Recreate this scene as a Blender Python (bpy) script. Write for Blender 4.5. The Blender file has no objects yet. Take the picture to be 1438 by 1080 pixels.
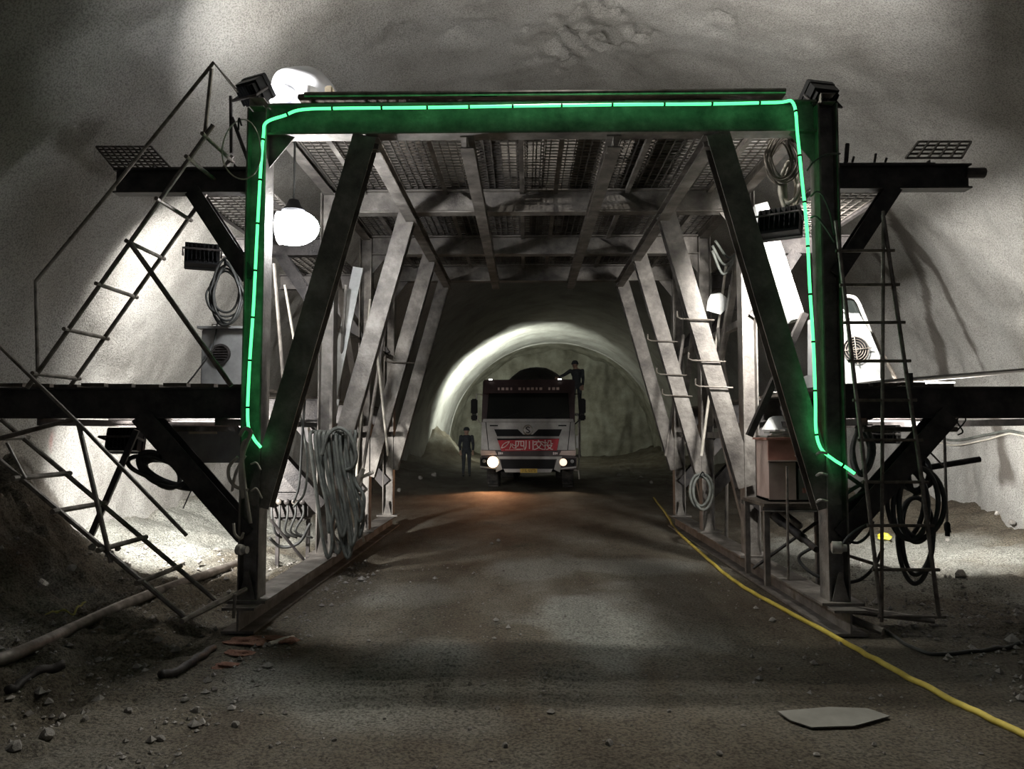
import bpy, bmesh, math, random
import numpy as np
from mathutils import Vector, Matrix

random.seed(7)
rng = np.random.default_rng(11)
scene = bpy.context.scene
COL = scene.collection

# ------------------------------------------------------------------ camera
F, CX, CY = 1078.0, 719.0, 540.0
PITCH, YAW = math.atan(66 / F), math.atan(19 / F)
EYE = np.array([0.0, 0.0, 1.6])
FW = np.array([-math.sin(YAW) * math.cos(PITCH), math.cos(YAW) * math.cos(PITCH), math.sin(PITCH)])
RT = np.array([math.cos(YAW), math.sin(YAW), 0.0])
UP = np.cross(RT, FW)
cam_data = bpy.data.cameras.new('camera')
cam_data.sensor_width = 36.0
cam_data.lens = F / 1438.0 * 36.0
cam_data.clip_start, cam_data.clip_end = 0.05, 300
cam = bpy.data.objects.new('camera', cam_data)
COL.objects.link(cam)
cam.matrix_world = Matrix(((RT[0], UP[0], -FW[0], EYE[0]), (RT[1], UP[1], -FW[1], EYE[1]), (RT[2], UP[2], -FW[2], EYE[2]), (0, 0, 0, 1)))
scene.camera = cam

# ------------------------------------------------------------------ world, exposure
world = bpy.data.worlds.new('world')
scene.world = world
world.use_nodes = True
world.node_tree.nodes['Background'].inputs[0].default_value = (0.80, 0.86, 1.0, 1)
world.node_tree.nodes['Background'].inputs[1].default_value = 0.19
vs = scene.view_settings
vs.view_transform = 'Standard'
vs.look = 'None'
vs.exposure = 0.28
vs.gamma = 1.0
vs.use_curve_mapping = False

# power of each lamp (watts of its area light), used by the lamp builder further down
POWER = dict(top_left=23, top_right=56, glare=122, bay_left=72, low_left=170, bay_right=150, low_right=165,
             far=620, hung=118)


# ------------------------------------------------------------------ helpers
def at(px, py, Y):
    d = FW + RT * ((px - CX) / F) + UP * ((CY - py) / F)
    return EYE + d * (Y / d[1])


def ground_at(px, py, z=0.0):
    d = FW + RT * ((px - CX) / F) + UP * ((CY - py) / F)
    return EYE + d * ((z - EYE[2]) / d[2])


def nrm(v):
    v = np.asarray(v, float)
    return v / max(1e-9, np.linalg.norm(v))


def spline(pts, k=8, closed=False):
    P = [np.asarray(p, float) for p in pts]
    n = len(P)
    out = []
    for i in range(n if closed else n - 1):
        if closed:
            a, b, c, d = P[(i - 1) % n], P[i], P[(i + 1) % n], P[(i + 2) % n]
        else:
            b, c = P[i], P[i + 1]
            a = P[i - 1] if i > 0 else 2 * b - c
            d = P[i + 2] if i + 2 < n else 2 * c - b
        for j in range(k):
            t = j / k
            out.append(0.5 * ((2 * b) + (c - a) * t + (2 * a - 5 * b + 4 * c - d) * t * t + (3 * b - a - 3 * c + d) * t ** 3))
    if not closed:
        out.append(P[-1])
    return out


class MB:
    def __init__(self):
        self.v, self.f = [], []

    def add(self, verts, faces):
        o = len(self.v)
        self.v += [tuple(map(float, p)) for p in verts]
        self.f += [tuple(i + o for i in q) for q in faces]
        return self

    def box(self, c, s, R=None):
        c = np.asarray(c, float)
        h = np.asarray(s, float) / 2
        pts = []
        for k in range(8):
            q = np.array([h[0] * (1 if k & 1 else -1), h[1] * (1 if k & 2 else -1), h[2] * (1 if k & 4 else -1)])
            if R is not None:
                q = R @ q
            pts.append(c + q)
        return self.add(pts, [(0, 2, 3, 1), (4, 5, 7, 6), (0, 1, 5, 4), (2, 6, 7, 3), (0, 4, 6, 2), (1, 3, 7, 5)])

    def bev(self, c, s, b=0.02, R=None):
        """box with chamfered edges"""
        bm = bmesh.new()
        bmesh.ops.create_cube(bm, size=1)
        for v in bm.verts:
            v.co = Vector((v.co.x * s[0], v.co.y * s[1], v.co.z * s[2]))
        bmesh.ops.bevel(bm, geom=bm.edges[:] + bm.verts[:], offset=b, segments=2, affect='EDGES')
        bm.verts.ensure_lookup_table()
        pts = [np.array(v.co) for v in bm.verts]
        if R is not None:
            pts = [R @ p for p in pts]
        self.add([np.asarray(c, float) + p for p in pts], [tuple(v.index for v in f.verts) for f in bm.faces])
        bm.free()
        return self

    def frame(self, d, up):
        d = nrm(d)
        up = np.asarray(up, float)
        if abs(np.dot(nrm(up), d)) > 0.999:
            up = np.array([1.0, 0, 0]) if abs(d[0]) < 0.9 else np.array([0, 1.0, 0])
        s = nrm(np.cross(d, up))
        u = np.cross(s, d)
        return d, s, u

    def extrude(self, p0, p1, sec, up):
        p0, p1 = np.asarray(p0, float), np.asarray(p1, float)
        d, s, u = self.frame(p1 - p0, up)
        n = len(sec)
        a = [p0 + s * x + u * y for x, y in sec]
        b = [p1 + s * x + u * y for x, y in sec]
        fs = [(i, (i + 1) % n, n + (i + 1) % n, n + i) for i in range(n)]
        fs += [tuple(range(n - 1, -1, -1)), tuple(range(n, 2 * n))]
        return self.add(a + b, fs)

    def bar(self, p0, p1, w, h, up=(0, 0, 1)):
        return self.extrude(p0, p1, [(-w / 2, -h / 2), (w / 2, -h / 2), (w / 2, h / 2), (-w / 2, h / 2)], up)

    def ibeam(self, p0, p1, h, w, tf=0.014, tw=0.012, up=(0, 0, 1)):
        H, W, t = h / 2, w / 2, tw / 2
        sec = [(-W, -H), (W, -H), (W, -H + tf), (t, -H + tf), (t, H - tf), (W, H - tf), (W, H), (-W, H), (-W, H - tf), (-t, H - tf), (-t, -H + tf), (-W, -H + tf)]
        return self.extrude(p0, p1, sec, up)

    def chan(self, p0, p1, h, w, t=0.01, up=(0, 0, 1)):
        H, W = h / 2, w / 2
        sec = [(-W, -H), (W, -H), (W, -H + t), (-W + t, -H + t), (-W + t, H - t), (W, H - t), (W, H), (-W, H)]
        return self.extrude(p0, p1, sec, up)

    def angle(self, p0, p1, w, t=0.008, up=(0, 0, 1)):
        W = w / 2
        sec = [(-W, -W), (W, -W), (W, -W + t), (-W + t, -W + t), (-W + t, W), (-W, W)]
        return self.extrude(p0, p1, sec, up)

    def rod(self, p0, p1, r, n=8, r1=None):
        r1 = r if r1 is None else r1
        p0, p1 = np.asarray(p0, float), np.asarray(p1, float)
        d, s, u = self.frame(p1 - p0, (0, 0, 1))
        a = [p0 + r * (s * math.cos(2 * math.pi * i / n) + u * math.sin(2 * math.pi * i / n)) for i in range(n)]
        b = [p1 + r1 * (s * math.cos(2 * math.pi * i / n) + u * math.sin(2 * math.pi * i / n)) for i in range(n)]
        fs = [(i, (i + 1) % n, n + (i + 1) % n, n + i) for i in range(n)]
        fs += [tuple(range(n - 1, -1, -1)), tuple(range(n, 2 * n))]
        return self.add(a + b, fs)

    def tube(self, pts, r, n=7, closed=False):
        P = [np.asarray(p, float) for p in pts]
        m = len(P)
        rings = []
        u = None
        for i in range(m):
            if closed:
                d = nrm(P[(i + 1) % m] - P[(i - 1) % m])
            else:
                d = nrm(P[min(i + 1, m - 1)] - P[max(i - 1, 0)])
            if u is None:
                u = np.array([0, 0, 1.0]) if abs(d[2]) < 0.9 else np.array([1.0, 0, 0])
            u = nrm(u - d * np.dot(u, d))
            s = np.cross(d, u)
            rr = r[i] if isinstance(r, (list, np.ndarray)) else r
            rings.append([P[i] + rr * (s * math.cos(2 * math.pi * k / n) + u * math.sin(2 * math.pi * k / n)) for k in range(n)])
        v = [q for g in rings for q in g]
        fs = []
        for i in range(m if closed else m - 1):
            j = (i + 1) % m
            for k in range(n):
                k2 = (k + 1) % n
                fs.append((i * n + k, i * n + k2, j * n + k2, j * n + k))
        if not closed:
            fs += [tuple(range(n - 1, -1, -1)), tuple((m - 1) * n + k for k in range(n))]
        return self.add(v, fs)

    def lathe(self, c, axis, prof, n=24, up=(0, 0, 1)):
        """prof: (radius, distance along axis)"""
        c = np.asarray(c, float)
        d, s, u = self.frame(axis, up)
        v, fs = [], []
        m = len(prof)
        for r, h in prof:
            for k in range(n):
                a = 2 * math.pi * k / n
                v.append(c + d * h + r * (s * math.cos(a) + u * math.sin(a)))
        for i in range(m - 1):
            for k in range(n):
                k2 = (k + 1) % n
                fs.append((i * n + k, i * n + k2, (i + 1) * n + k2, (i + 1) * n + k))
        fs += [tuple(range(n - 1, -1, -1)), tuple((m - 1) * n + k for k in range(n))]
        return self.add(v, fs)

    def prism(self, poly, off):
        """planar polygon of 3-D points extruded by vector off"""
        P = [np.asarray(p, float) for p in poly]
        off = np.asarray(off, float)
        n = len(P)
        fs = [(i, (i + 1) % n, n + (i + 1) % n, n + i) for i in range(n)]
        fs += [tuple(range(n - 1, -1, -1)), tuple(range(n, 2 * n))]
        return self.add(P + [p + off for p in P], fs)

    def blob(self, c, s, amp=0.2, sub=2, seed=0):
        bm = bmesh.new()
        bmesh.ops.create_icosphere(bm, subdivisions=sub, radius=1)
        r = np.random.default_rng(seed)
        ph = r.uniform(0, 6.28, 6)
        fr = r.uniform(1.2, 3.0, 6)
        pts = []
        for v in bm.verts:
            q = np.array(v.co)
            k = 1 + amp * (math.sin(fr[0] * q[0] * 2 + ph[0]) * math.sin(fr[1] * q[1] * 2 + ph[1]) + 0.6 * math.sin(fr[2] * q[2] * 3 + ph[2] + q[0] * fr[3]))
            pts.append(np.asarray(c, float) + q * k * np.asarray(s, float))
        bm.verts.ensure_lookup_table()
        self.add(pts, [tuple(v.index for v in f.verts) for f in bm.faces])
        bm.free()
        return self

    def mesh(self, name, m=None, origin=(0, 0, 0), smooth=False):
        me = bpy.data.meshes.new(name)
        o = np.asarray(origin, float)
        vv = (np.asarray(self.v, float) - o).tolist() if self.v else []
        me.from_pydata(vv, [], self.f)
        me.update()
        bm = bmesh.new()
        bm.from_mesh(me)
        bmesh.ops.recalc_face_normals(bm, faces=bm.faces[:])
        bm.to_mesh(me)
        bm.free()
        if smooth:
            me.shade_smooth() if hasattr(me, 'shade_smooth') else None
            if smooth != 'all':
                try:
                    me.set_sharp_from_angle(angle=math.radians(40))
                except Exception:
                    pass
        if m is not None:
            me.materials.append(m)
        return me

    def build(self, name, m, parent=None, smooth=False, origin=None):
        """link as one object; vertices are given in world space, parents are never rotated here"""
        if parent is not None:
            o = np.array(parent['_o'])
        elif origin is not None:
            o = np.asarray(origin, float)
        else:
            V = np.asarray(self.v)
            o = np.array([V[:, 0].mean(), V[:, 1].mean(), V[:, 2].min()])
        ob = bpy.data.objects.new(name, self.mesh(name, m, o, smooth))
        COL.objects.link(ob)
        ob['_o'] = [float(x) for x in o]
        if parent is not None:
            ob.parent = parent
        else:
            ob.location = o
        return ob


def tag(o, label, cat, group=None):
    o['label'] = label
    o['category'] = cat
    if group:
        o['group'] = group
    return o


def thing(name, loc, label, cat, group=None):
    o = bpy.data.objects.new(name, None)
    o.empty_display_size = 0.2
    COL.objects.link(o)
    o.location = loc
    o['_o'] = [float(x) for x in loc]
    return tag(o, label, cat, group)


def share(name, me, parent, offset=(0, 0, 0)):
    """another part using the same mesh data"""
    ob = bpy.data.objects.new(name, me)
    COL.objects.link(ob)
    ob.parent = parent
    ob.location = offset
    ob['_o'] = [float(a - b) for a, b in zip(parent['_o'], (0, 0, 0))]
    return ob


# ------------------------------------------------------------------ noise
def _hash(ix, iy, iz, seed):
    h = (ix * 374761393 + iy * 668265263 + iz * 2147483647 + seed * 974634777) & 0xFFFFFFFF
    h = ((h ^ (h >> 13)) * 1274126177) & 0xFFFFFFFF
    return ((h ^ (h >> 16)) & 0xFFFF) / 65535.0


def vnoise(x, y, z, seed=0):
    x, y, z = np.broadcast_arrays(np.asarray(x, float), np.asarray(y, float), np.asarray(z, float))
    ix, iy, iz = np.floor(x).astype(np.int64), np.floor(y).astype(np.int64), np.floor(z).astype(np.int64)
    fx, fy, fz = x - ix, y - iy, z - iz
    fx, fy, fz = [t * t * (3 - 2 * t) for t in (fx, fy, fz)]
    r = 0
    for a in (0, 1):
        for b in (0, 1):
            for c in (0, 1):
                w = (fx if a else 1 - fx) * (fy if b else 1 - fy) * (fz if c else 1 - fz)
                r = r + w * _hash(ix + a, iy + b, iz + c, seed)
    return r * 2 - 1


def fbm(x, y, z, oct=4, seed=0):
    s, a, r = 1.0, 1.0, 0
    for i in range(oct):
        r = r + a * vnoise(x * s, y * s, z * s, seed + i)
        s *= 2.03
        a *= 0.5
    return r


# ------------------------------------------------------------------ materials
def new_mat(name):
    m = bpy.data.materials.new(name)
    m.use_nodes = True
    nt = m.node_tree
    b = nt.nodes['Principled BSDF']
    return m, nt, b


def mat(name, c1, c2=None, scale=6.0, rough=0.7, metal=0.0, bump=0.0, bscale=40.0, contrast=(0.35, 0.65), c3=None, spec=0.5):
    m, nt, b = new_mat(name)
    b.inputs['Roughness'].default_value = rough
    b.inputs['Metallic'].default_value = metal
    b.inputs['Specular IOR Level'].default_value = spec
    tc = nt.nodes.new('ShaderNodeTexCoord')
    if c2 is None:
        b.inputs['Base Color'].default_value = (*c1, 1)
    else:
        n = nt.nodes.new('ShaderNodeTexNoise')
        n.inputs['Scale'].default_value = scale
        n.inputs['Detail'].default_value = 6
        n.inputs['Roughness'].default_value = 0.65
        nt.links.new(tc.outputs['Object'], n.inputs['Vector'])
        r = nt.nodes.new('ShaderNodeValToRGB')
        r.color_ramp.elements[0].position = contrast[0]
        r.color_ramp.elements[0].color = (*c1, 1)
        r.color_ramp.elements[1].position = contrast[1]
        r.color_ramp.elements[1].color = (*c2, 1)
        if c3:
            e = r.color_ramp.elements.new(0.5 * (contrast[0] + contrast[1]))
            e.color = (*c3, 1)
        nt.links.new(n.outputs['Fac'], r.inputs['Fac'])
        nt.links.new(r.outputs['Color'], b.inputs['Base Color'])
    if bump:
        n2 = nt.nodes.new('ShaderNodeTexNoise')
        n2.inputs['Scale'].default_value = bscale
        n2.inputs['Detail'].default_value = 4
        nt.links.new(tc.outputs['Object'], n2.inputs['Vector'])
        bp = nt.nodes.new('ShaderNodeBump')
        bp.inputs['Strength'].default_value = bump
        bp.inputs['Distance'].default_value = 0.02
        nt.links.new(n2.outputs['Fac'], bp.inputs['Height'])
        nt.links.new(bp.outputs['Normal'], b.inputs['Normal'])
    return m


def emit(name, col, strength, base=(0.8, 0.8, 0.8)):
    m, nt, b = new_mat(name)
    b.inputs['Base Color'].default_value = (*base, 1)
    b.inputs['Emission Color'].default_value = (*col, 1)
    b.inputs['Emission Strength'].default_value = strength
    return m


def shotcrete(name, c1, c2, c3, bumpiness=1.0):
    m, nt, b = new_mat(name)
    L = nt.links.new
    tc = nt.nodes.new('ShaderNodeTexCoord')
    n1 = nt.nodes.new('ShaderNodeTexNoise')
    n1.inputs['Scale'].default_value = 0.9
    n1.inputs['Detail'].default_value = 8
    n1.inputs['Roughness'].default_value = 0.62
    L(tc.outputs['Object'], n1.inputs['Vector'])
    r = nt.nodes.new('ShaderNodeValToRGB')
    r.color_ramp.elements[0].position, r.color_ramp.elements[0].color = 0.32, (*c1, 1)
    r.color_ramp.elements[1].position, r.color_ramp.elements[1].color = 0.68, (*c2, 1)
    e = r.color_ramp.elements.new(0.5)
    e.color = (*c3, 1)
    L(n1.outputs['Fac'], r.inputs['Fac'])
    # speckle of coarse aggregate
    n2 = nt.nodes.new('ShaderNodeTexNoise')
    n2.inputs['Scale'].default_value = 62
    n2.inputs['Detail'].default_value = 3
    L(tc.outputs['Object'], n2.inputs['Vector'])
    mr = nt.nodes.new('ShaderNodeMapRange')
    mr.inputs[1].default_value, mr.inputs[2].default_value = 0.36, 0.56
    mr.inputs[3].default_value, mr.inputs[4].default_value = 0.62, 1.08
    L(n2.outputs['Fac'], mr.inputs[0])
    mul = nt.nodes.new('ShaderNodeMixRGB')
    mul.blend_type = 'MULTIPLY'
    mul.inputs[0].default_value = 1
    L(r.outputs['Color'], mul.inputs[1])
    L(mr.outputs[0], mul.inputs[2])
    # water seepage stains and red survey paint held in mesh attributes
    at1 = nt.nodes.new('ShaderNodeAttribute')
    at1.attribute_name = 'seep'
    mx = nt.nodes.new('ShaderNodeMixRGB')
    mx.inputs[2].default_value = (0.075, 0.062, 0.05, 1)
    L(at1.outputs['Fac'], mx.inputs[0])
    L(mul.outputs[0], mx.inputs[1])
    at2 = nt.nodes.new('ShaderNodeAttribute')
    at2.attribute_name = 'paint'
    mx2 = nt.nodes.new('ShaderNodeMixRGB')
    mx2.inputs[2].default_value = (0.55, 0.22, 0.2, 1)
    L(at2.outputs['Fac'], mx2.inputs[0])
    L(mx.outputs[0], mx2.inputs[1])
    L(mx2.outputs[0], b.inputs['Base Color'])
    b.inputs['Roughness'].default_value = 0.85
    b.inputs['Specular IOR Level'].default_value = 0.25
    n3 = nt.nodes.new('ShaderNodeTexNoise')
    n3.inputs['Scale'].default_value = 40
    n3.inputs['Detail'].default_value = 5
    n3.inputs['Roughness'].default_value = 0.7
    L(tc.outputs['Object'], n3.inputs['Vector'])
    bp = nt.nodes.new('ShaderNodeBump')
    bp.inputs['Strength'].default_value = 0.8 * bumpiness
    bp.inputs['Distance'].default_value = 0.035
    L(n3.outputs['Fac'], bp.inputs['Height'])
    L(bp.outputs['Normal'], b.inputs['Normal'])
    return m


def dirt(name):
    m, nt, b = new_mat(name)
    L = nt.links.new
    tc = nt.nodes.new('ShaderNodeTexCoord')
    mp = nt.nodes.new('ShaderNodeMapping')
    mp.inputs['Scale'].default_value = (1.0, 0.45, 1.0)
    L(tc.outputs['Object'], mp.inputs['Vector'])
    n1 = nt.nodes.new('ShaderNodeTexNoise')
    n1.inputs['Scale'].default_value = 1.1
    n1.inputs['Detail'].default_value = 8
    n1.inputs['Roughness'].default_value = 0.62
    L(mp.outputs['Vector'], n1.inputs['Vector'])
    r = nt.nodes.new('ShaderNodeValToRGB')
    els = r.color_ramp.elements
    els[0].position, els[0].color = 0.30, (0.080, 0.060, 0.041, 1)
    els[1].position, els[1].color = 0.72, (0.27, 0.258, 0.215, 1)
    e = els.new(0.48)
    e.color = (0.150, 0.128, 0.094, 1)
    e = els.new(0.58)
    e.color = (0.185, 0.166, 0.13, 1)
    L(n1.outputs['Fac'], r.inputs['Fac'])
    a = nt.nodes.new('ShaderNodeAttribute')
    a.attribute_name = 'slurry'
    mx = nt.nodes.new('ShaderNodeMixRGB')
    mx.inputs[2].default_value = (0.39, 0.395, 0.355, 1)
    L(a.outputs['Fac'], mx.inputs[0])
    L(r.outputs['Color'], mx.inputs[1])
    n2 = nt.nodes.new('ShaderNodeTexNoise')
    n2.inputs['Scale'].default_value = 55
    n2.inputs['Detail'].default_value = 4
    L(tc.outputs['Object'], n2.inputs['Vector'])
    mr = nt.nodes.new('ShaderNodeMapRange')
    mr.inputs[1].default_value, mr.inputs[2].default_value = 0.36, 0.58
    mr.inputs[3].default_value, mr.inputs[4].default_value = 0.45, 1.2
    L(n2.outputs['Fac'], mr.inputs[0])
    mul = nt.nodes.new('ShaderNodeMixRGB')
    mul.blend_type = 'MULTIPLY'
    mul.inputs[0].default_value = 1
    L(mx.outputs[0], mul.inputs[1])
    L(mr.outputs[0], mul.inputs[2])
    L(mul.outputs[0], b.inputs['Base Color'])
    b.inputs['Roughness'].default_value = 0.82
    b.inputs['Specular IOR Level'].default_value = 0.3
    n3 = nt.nodes.new('ShaderNodeTexNoise')
    n3.inputs['Scale'].default_value = 30
    n3.inputs['Detail'].default_value = 6
    n3.inputs['Roughness'].default_value = 0.7
    L(tc.outputs['Object'], n3.inputs['Vector'])
    bp = nt.nodes.new('ShaderNodeBump')
    bp.inputs['Strength'].default_value = 1.0
    bp.inputs['Distance'].default_value = 0.045
    L(n3.outputs['Fac'], bp.inputs['Height'])
    L(bp.outputs['Normal'], b.inputs['Normal'])
    return m


M = {}
M['wall'] = shotcrete('shotcrete', (0.30, 0.285, 0.26), (0.47, 0.46, 0.43), (0.40, 0.385, 0.355))
M['rock'] = shotcrete('rough_rock', (0.16, 0.15, 0.11), (0.40, 0.39, 0.32), (0.28, 0.265, 0.21), 1.6)
M['dirt'] = dirt('packed_dirt')
M['stone'] = mat('stone', (0.16, 0.145, 0.125), (0.36, 0.34, 0.31), 9, 0.9, bump=0.5, bscale=25)
M['steel'] = mat('dusty_steel', (0.085, 0.075, 0.068), (0.36, 0.335, 0.30), 3.5, 0.62, 0.25, 0.25, 45, (0.33, 0.72), (0.20, 0.18, 0.16))
M['darksteel'] = mat('dark_steel', (0.025, 0.022, 0.022), (0.085, 0.075, 0.07), 5, 0.55, 0.35, 0.2, 50)
M['mesh'] = mat('mesh_steel', (0.045, 0.04, 0.036), (0.13, 0.115, 0.10), 8, 0.65, 0.2)
M['pipe'] = mat('pipe_steel', (0.09, 0.075, 0.06), (0.26, 0.23, 0.20), 9, 0.5, 0.4)
M['rebar'] = mat('rebar', (0.40, 0.37, 0.33), (0.62, 0.60, 0.56), 12, 0.5, 0.2)
M['plank'] = mat('plank_wood', (0.045, 0.035, 0.028), (0.13, 0.105, 0.08), 7, 0.8, bump=0.3)
M['palewood'] = mat('pale_wood', (0.50, 0.43, 0.31), (0.66, 0.58, 0.45), 8, 0.75)
M['whitepaint'] = mat('white_paint', (0.40, 0.40, 0.385), (0.62, 0.62, 0.60), 5, 0.45)
M['blower'] = mat('dusty_white_enamel', (0.20, 0.21, 0.205), (0.34, 0.345, 0.335), 5, 0.5)
M['rubber'] = mat('rubber', (0.022, 0.023, 0.022), (0.06, 0.06, 0.055), 9, 0.55)
M['dustyhose'] = mat('dusty_hose', (0.055, 0.06, 0.053), (0.16, 0.165, 0.145), 7, 0.6)
M['palehose'] = mat('pale_hose', (0.38, 0.35, 0.29), (0.58, 0.54, 0.47), 6, 0.6)
M['yellowhose'] = mat('yellow_hose', (0.42, 0.31, 0.035), (0.70, 0.56, 0.10), 5, 0.55)
M['greybox'] = mat('grey_box', (0.20, 0.20, 0.20), (0.34, 0.34, 0.33), 4, 0.55)
M['redbox'] = mat('red_box', (0.36, 0.15, 0.12), (0.50, 0.24, 0.20), 5, 0.55)
M['pinkbox'] = mat('faded_box', (0.44, 0.33, 0.29), (0.58, 0.46, 0.41), 5, 0.6)
M['red'] = mat('red_banner', (0.42, 0.02, 0.035), (0.58, 0.04, 0.06), 6, 0.6)
M['whiteprint'] = mat('white_print', (0.80, 0.72, 0.70))
M['black'] = mat('black_plastic', (0.010, 0.010, 0.011), None, rough=0.6, spec=0.15)
M['cabpaint'] = mat('cab_paint', (0.27, 0.26, 0.25), (0.42, 0.41, 0.39), 3, 0.45)
M['cabdark'] = mat('cab_dark', (0.035, 0.02, 0.022), (0.06, 0.035, 0.035), 4, 0.5)
M['drum'] = mat('mixer_drum', (0.045, 0.045, 0.042), (0.10, 0.10, 0.095), 4, 0.6)
M['tyre'] = mat('tyre', (0.02, 0.02, 0.02), (0.09, 0.08, 0.07), 6, 0.85)
M['chrome'] = mat('chrome', (0.62, 0.62, 0.60), None, rough=0.25, metal=1.0)
M['plate'] = mat('plate_yellow', (0.62, 0.42, 0.07), (0.70, 0.50, 0.10), 8, 0.5)
m_, nt_, b_ = new_mat('dark_glass')
b_.inputs['Base Color'].default_value = (0.012, 0.014, 0.013, 1)
b_.inputs['Roughness'].default_value = 0.12
M['glass'] = m_
M['sack'] = mat('white_sack', (0.74, 0.76, 0.82), (0.84, 0.85, 0.88), 2, 0.5)
M['yellow'] = mat('yellow_plastic', (0.70, 0.60, 0.03), (0.85, 0.76, 0.08), 5, 0.5)
M['olive'] = mat('olive_strap', (0.34, 0.33, 0.08), (0.46, 0.44, 0.13), 8, 0.7)
M['paper'] = mat('paper', (0.15, 0.145, 0.125), (0.21, 0.205, 0.18), 4, 0.8)
M['rust'] = mat('red_earth', (0.16, 0.07, 0.045), (0.30, 0.16, 0.11), 14, 0.95, bump=0.6)
M['cloth'] = mat('worker_cloth', (0.03, 0.035, 0.04), (0.06, 0.065, 0.07), 8, 0.9)
M['skin'] = mat('skin', (0.42, 0.27, 0.20))
M['helmet'] = mat('helmet', (0.30, 0.26, 0.10))
M['lens'] = emit('lamp_lens', (1.0, 0.98, 0.94), 22.0)
M['lens_glare'] = emit('lamp_lens_glare', (0.96, 0.98, 1.0), POWER['glare'])
M['lens_dim'] = emit('marker_lens', (1.0, 0.97, 0.9), 3.0)
M['head_warm'] = emit('headlight_warm', (1.0, 0.66, 0.36), 9.0)
M['head_soft'] = emit('headlight_soft', (1.0, 0.70, 0.50), 1.15)
M['green'] = emit('green_glow', (0.085, 1.0, 0.27), 1.9, (0.1, 0.6, 0.25))
M['spark'] = emit('indicator', (0.5, 1.0, 0.95), 4.0)


# ------------------------------------------------------------------ tunnel shell
TR, TZ = 6.1, 0.6


def tx(Y):
    return 0.69 + 0.0225 * np.asarray(Y, float)


def wall_hit(px, py):
    d = FW + RT * ((px - CX) / F) + UP * ((CY - py) / F)
    for t in np.arange(3.0, 60.0, 0.01):
        p = EYE + d * t
        if (p[0] - tx(p[1])) ** 2 + (p[2] - TZ) ** 2 > TR * TR:
            return p
    return p


def polyline_mask(P, pix, widths, soft=0.4, nseed=1):
    """0..1 mask near a polyline on the wall; P are wall vertices, pix the stain's course"""
    Q = [wall_hit(*p) for p in pix]
    best = np.full(len(P), 1e9)
    for i in range(len(Q) - 1):
        a, b = Q[i], Q[i + 1]
        ab = b - a
        t = np.clip(((P - a) @ ab) / (ab @ ab), 0, 1)
        w = widths[i] + (widths[i + 1] - widths[i]) * t
        dist = np.linalg.norm(P - (a + t[:, None] * ab), axis=1) / w
        best = np.minimum(best, dist)
    best = best + 0.35 * vnoise(P[:, 0] * 6, P[:, 1] * 6, P[:, 2] * 6, nseed)
    return np.clip((1.0 - best) / soft + 0.0, 0, 1)


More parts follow.
